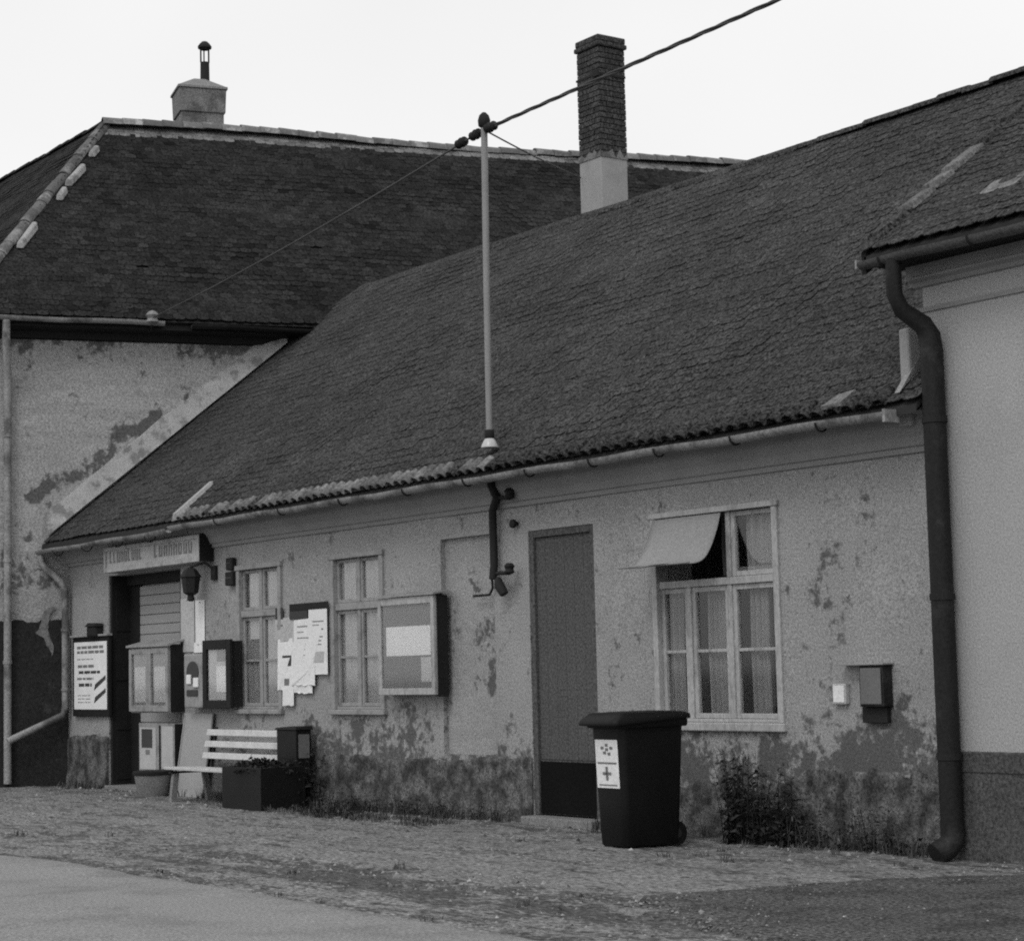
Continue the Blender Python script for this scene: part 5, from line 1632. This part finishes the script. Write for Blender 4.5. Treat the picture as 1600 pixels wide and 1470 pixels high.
def shrub(name, label, c, rx_, ry_, rz_, n_, size, mt_, rnd, stems=7):
    g_ = gh(c[0], c[1])
    root = thing(name, label, 'shrub', (c[0], c[1], g_))
    m = MB()
    for k in range(stems):
        e = (c[0] + rnd.uniform(-0.7, 0.7) * rx_, min(-0.05, c[1] + rnd.uniform(-0.7, 0.7) * ry_), g_ + rz_ * rnd.uniform(1.2, 1.8))
        m.tube([(c[0] + rnd.uniform(-0.05, 0.05), c[1], g_ - 0.05), ((c[0] + e[0]) / 2, (c[1] + e[1]) / 2, g_ + rz_ * 0.7), e], [0.012, 0.008, 0.003], 5)
    m.build('stem', 'leaf_dark', root)
    m = MB()
    leaves(m, (c[0], c[1], g_ + rz_), n_, rx_, ry_, rz_, size, rnd, low=g_ + 0.01)
    m.build('foliage', mt_, root)
    return root

rnd = random.Random(17)
# trough planter in front of the bench end
A, B_ = grd(362, 1260), grd(448, 1262)
px0_, px1_ = -10.32, -9.38
root = thing('planter_trough', 'low black planter trough in front of the bench end', 'planter', ((px0_ + px1_) / 2, -0.6, gh(-9.9, -0.6)))
zt_ = 0.47
for nm, q in (('side_board', (px0_, px1_, -0.88, -0.85)), ('side_board', (px0_, px1_, -0.34, -0.31)), ('end_board', (px0_, px0_ + 0.03, -0.849, -0.341)), ('end_board', (px1_ - 0.03, px1_, -0.849, -0.341))):
    MB().box(q[0], q[1], q[2], q[3], gh(q[0], q[2]) - 0.02, zt_).build(nm, 'bin_plastic', root, bevel=0.004)
MB().box(px0_ + 0.03, px1_ - 0.03, -0.849, -0.341, 0.0, zt_ - 0.05).build('soil', 'ink', root)
o = thing('trough_plants', 'short dark plants filling the black trough', 'plants', ((px0_ + px1_) / 2, -0.6, zt_ - 0.05))
m = MB()
leaves(m, ((px0_ + px1_) / 2, -0.6, zt_ - 0.02), 800, 0.5, 0.3, 0.11, 0.035, rnd, low=zt_ - 0.06)
m.build('foliage', 'leaf_dark', o)
# tall scruffy plant behind the trough, and weeds along the foot of the wall
def weed(name, label, x0_, x1_, y0_, y1_, hfun, n_, size, mt_, rnd, cat='weeds', dens=16):
    g_ = gh((x0_ + x1_) / 2, (y0_ + y1_) / 2)
    root = thing(name, label, cat, ((x0_ + x1_) / 2, (y0_ + y1_) / 2, g_))
    ms, ml = MB(), MB()
    for k in range(n_):
        x, y = rnd.uniform(x0_, x1_), rnd.uniform(y0_, y1_)
        h = hfun(x) * rnd.uniform(0.45, 1.1)
        z = gh(x, y)
        ex_, ey_ = x + rnd.gauss(0, 0.12) * h * 1.5, min(-0.06, y + rnd.gauss(-0.05, 0.12) * h)
        P_ = [Vector((x, y, z - 0.02)), Vector(((x * 2 + ex_) / 3, (y * 2 + ey_) / 3, z + h * 0.45)), Vector((ex_, ey_, z + h))]
        ms.tube([tuple(v) for v in P_], [0.005, 0.004, 0.0015], 4, cap=False, tint=rnd.gauss(0, 0.4))
        ti = rnd.gauss(0, 0.4)
        for q in range(int(dens * h / 0.5) + 3):
            t = rnd.uniform(0.08, 1.0)
            p_ = P_[0].lerp(P_[1], t * 2) if t < 0.5 else P_[1].lerp(P_[2], t * 2 - 1)
            d1 = Vector((rnd.gauss(0, 1), rnd.gauss(-0.2, 1), rnd.gauss(0.15, 0.5))).normalized()
            d2 = d1.cross(Vector((rnd.gauss(0, 1), rnd.gauss(0, 1), 1.0))).normalized()
            s_ = size * rnd.uniform(0.4, 1.5) * (1.25 - 0.7 * t)
            w_ = s_ * rnd.uniform(0.2, 0.42)
            tip = p_ + d1 * s_ * 2 - Vector((0, 0, s_ * rnd.uniform(0, 0.9)))
            mid = p_ + d1 * s_
            for v_ in (tip, mid):
                v_.y = min(v_.y, -0.045)
            i0 = len(ml.v)
            ml.v += [p_, mid + d2 * w_, tip, mid - d2 * w_]
            ml.f.append([i0, i0 + 1, i0 + 2, i0 + 3]); ml.t.append(ti + rnd.gauss(0, 0.5))
    ms.build('stem', mt_, root)
    ml.build('foliage', mt_, root)
    return root

bq = thing('upright_box', 'tall black box standing upright at the right end of the bench', 'box', (-9.82, -0.2, gh(-9.8, -0.2)))
MB().box(-10.06, -9.60, -0.30, -0.10, -0.02, 0.87).build('body', 'bin_plastic', bq, bevel=0.008)
MB().hexa([(-10.08, -0.32, 0.871), (-9.58, -0.32, 0.871), (-9.58, -0.08, 0.871), (-10.08, -0.08, 0.871), (-10.07, -0.31, 0.895), (-9.59, -0.31, 0.905), (-9.59, -0.09, 0.915), (-10.07, -0.09, 0.905)]).build('lid', 'wood_dark', bq, bevel=0.006)
MB().box(-9.599, -9.592, -0.27, -0.13, 0.55, 0.82).build('label_plate', 'board', bq)
weed('potted_shrub', 'sparse dark plant between the black trough and the upright box', -9.95, -9.36, -0.32, -0.1, lambda x: 0.62, 30, 0.045, 'leaf_dark', rnd, 'plant', 16)
weed('wall_weeds', 'tall dark weeds at the wall right of the bin', -2.2, -1.45, -0.34, -0.08, lambda x: 0.80 - 0.45 * (x + 2.2), 105, 0.04, 'leaf_dark', rnd)
weed('low_weeds', 'low scruffy weeds along the wall below the meter box', -1.5, -0.15, -0.3, -0.08, lambda x: 0.34 + 0.12 * math.sin(x * 7), 85, 0.03, 'leaf', rnd)
weed('door_weeds', 'low scruffy weeds along the wall left of the house door', -9.3, -5.7, -0.24, -0.08, lambda x: 0.2 + 0.14 * max(0, nz(x * 1.3, 2)), 120, 0.028, 'leaf', rnd)
weed('verge_weeds', 'flat dark weed patch on the verge in front of the white notice case', -8.9, -7.4, -0.85, -0.6, lambda x: 0.11, 90, 0.03, 'leaf_dark', rnd)

# ------------------------------------------------------------------ meter boxes at the right
A, B_ = fac(1340, 1040, -0.12), fac(1380, 1104, -0.12)
root = thing('meter_box', 'dark grey meter box on the wall near the thick downpipe', 'meter box', (A.x, -0.02, B_.z))
MB().box(A.x, B_.x, -0.11, -0.004, B_.z, A.z).build('body', 'zinc_dark', root, bevel=0.008)
MB().box(A.x + 0.02, B_.x - 0.02, -0.122, -0.111, B_.z + 0.02, A.z - 0.02).build('door', 'board', root, bevel=0.005)
MB().box(A.x - 0.25, B_.x + 0.02, -0.13, -0.002, A.z + 0.004, A.z + 0.02).build('cover_ledge', 'cornice', root, bevel=0.004)
MB().box(A.x - 0.04, B_.x - 0.03, -0.05, -0.003, B_.z - 0.13, B_.z - 0.002).build('lower_box', 'iron', root, bevel=0.006)
A, B_ = fac(1300, 1068, -0.05), fac(1322, 1100, -0.05)
root = thing('junction_box', 'small white box on the wall left of the meter box', 'junction box', (A.x, -0.02, B_.z))
MB().box(A.x, B_.x, -0.05, -0.003, B_.z, A.z).build('body', 'paper_grey', root, bevel=0.006)
MB().box(A.x + 0.015, B_.x - 0.015, -0.056, -0.0505, B_.z + 0.015, A.z - 0.015).build('cover', 'paper', root, bevel=0.004)

# ------------------------------------------------------------------ loose stuff on the ground
rnd = random.Random(23)
m = MB()
def stone(m, x, y, z, s_, t):
    i0 = len(m.v)
    a_ = rnd.random() * 6.28
    for k in range(5):
        g_ = a_ + 2 * math.pi * k / 5
        r_ = s_ * rnd.uniform(0.7, 1.2)
        m.v.append(Vector((x + r_ * math.cos(g_), y + r_ * math.sin(g_), z - s_ * 0.2)))
    m.v.append(Vector((x + rnd.uniform(-0.3, 0.3) * s_, y + rnd.uniform(-0.3, 0.3) * s_, z + s_ * rnd.uniform(0.4, 0.8))))
    for k in range(5):
        m.f.append([i0 + k, i0 + (k + 1) % 5, i0 + 5]); m.t.append(t)
n_ = 0
while n_ < 9000:
    x, y = rnd.uniform(-17.5, 4.5), rnd.uniform(-5.2, -0.12)
    dens = 0.35 + 0.9 * nz(x * 0.8, y * 1.3, 12) + 0.5 * rut(x, y) + (0.5 if x > 0.8 else 0)
    if rnd.random() > dens:
        continue
    if bx0 - 0.02 < x < bx1 + 0.02 and by0 < y < by1:
        continue
    s_ = 0.005 + 0.012 * rnd.random() ** 3 + (0.012 if rnd.random() < 0.03 else 0)
    z_ = gh(x, y) if x < 0.7 else max(gh(x, y), 0.022)
    stone(m, x, y, z_, s_, rnd.gauss(0, 0.6)); n_ += 1
for _ in range(900):
    x = rnd.uniform(-16.5, 0.3); y = -0.1 - 1.3 * rnd.random() ** 2.2
    if bx0 - 0.05 < x < bx1 + 0.05 and by0 - 0.05 < y: continue
    if nz(x * 0.9, 3.3) < -0.15: continue
    stone(m, x, y, gh(x, y), 0.012 + 0.028 * rnd.random() ** 3, rnd.gauss(0, 0.7))
for _ in range(500):
    x = rnd.uniform(-5, 2.6); y = -3.2 - 0.9 * rnd.random() + 0.2 * x * (x > 0)
    stone(m, x, y, gh(x, y) if x < 0.6 else 0.02, 0.01 + 0.025 * rnd.random() ** 4, rnd.gauss(0, 0.6))
o = m.build('pebbles', 'stone', kind='stuff'); tag(o, 'loose pebbles scattered over the verge and drive', 'pebbles')
# grass: thin blades along the wall foot, ruts and road edge
m = MB()
def blade(m, x, y, z, h, t):
    a_ = rnd.random() * 6.28
    lean = rnd.uniform(0.1, 0.7) * h
    dx_, dy_ = math.cos(a_), math.sin(a_)
    w_ = 0.004 + 0.003 * rnd.random()
    i0 = len(m.v)
    m.v += [Vector((x - dy_ * w_, y + dx_ * w_, z - 0.005)), Vector((x + dy_ * w_, y - dx_ * w_, z - 0.005)),
            Vector((x + dx_ * lean * 0.4 + dy_ * w_ * 0.7, y + dy_ * lean * 0.4 - dx_ * w_ * 0.7, z + h * 0.6)), Vector((x + dx_ * lean * 0.4 - dy_ * w_ * 0.7, y + dy_ * lean * 0.4 + dx_ * w_ * 0.7, z + h * 0.6)),
            Vector((x + dx_ * lean, y + dy_ * lean, z + h))]
    m.f += [[i0, i0 + 1, i0 + 2, i0 + 3], [i0 + 3, i0 + 2, i0 + 4]]; m.t += [t, t]
tufts = []
for _ in range(200):
    x = rnd.uniform(-16.5, 0.1)
    if sx0 < x < sx1 or dx0 - 0.1 < x < dx1 + 0.1 or bx0 < x < bx1: continue
    tufts.append((x, -0.08 - 0.25 * rnd.random() ** 2, 0.05 + 0.09 * rnd.random(), 14))
for _ in range(10):
    x = rnd.uniform(-9, 1.2); y = rnd.uniform(-4.6, -3.4)
    if nz(x * 0.9, y * 2, 31) + 0.4 * rut(x, y) > 0.22: tufts.append((x, y, 0.025 + 0.04 * rnd.random(), 16))
for _ in range(6):
    x = rnd.uniform(-9.0, 3.4); tufts.append((x, road_edge(x) + rnd.uniform(-0.02, 0.16), 0.02 + 0.035 * rnd.random(), 12))
for _ in range(10):
    x = rnd.uniform(-4.0, 1.2); tufts.append((x, -0.35 - 1.2 * rnd.random() ** 2, 0.03 + 0.05 * rnd.random(), 12))
for _ in range(90):
    x = rnd.uniform(-9.2, -5.9); tufts.append((x, -0.5 - 0.5 * rnd.random(), 0.03 + 0.05 * rnd.random(), 16))
for x, y, h, n_ in tufts:
    ti = rnd.gauss(0, 0.5)
    z_ = gh(x, y) if x < 0.7 else max(gh(x, y), 0.02)
    for _ in range(n_):
        blade(m, x + rnd.gauss(0, 0.035), min(-0.06, y + rnd.gauss(0, 0.03)), z_, h * rnd.uniform(0.5, 1.2), ti + rnd.gauss(0, 0.3))
o = m.build('grass_tufts', 'grass', kind='stuff'); tag(o, 'sparse grass tufts along wall foot, ruts and road edge', 'grass')
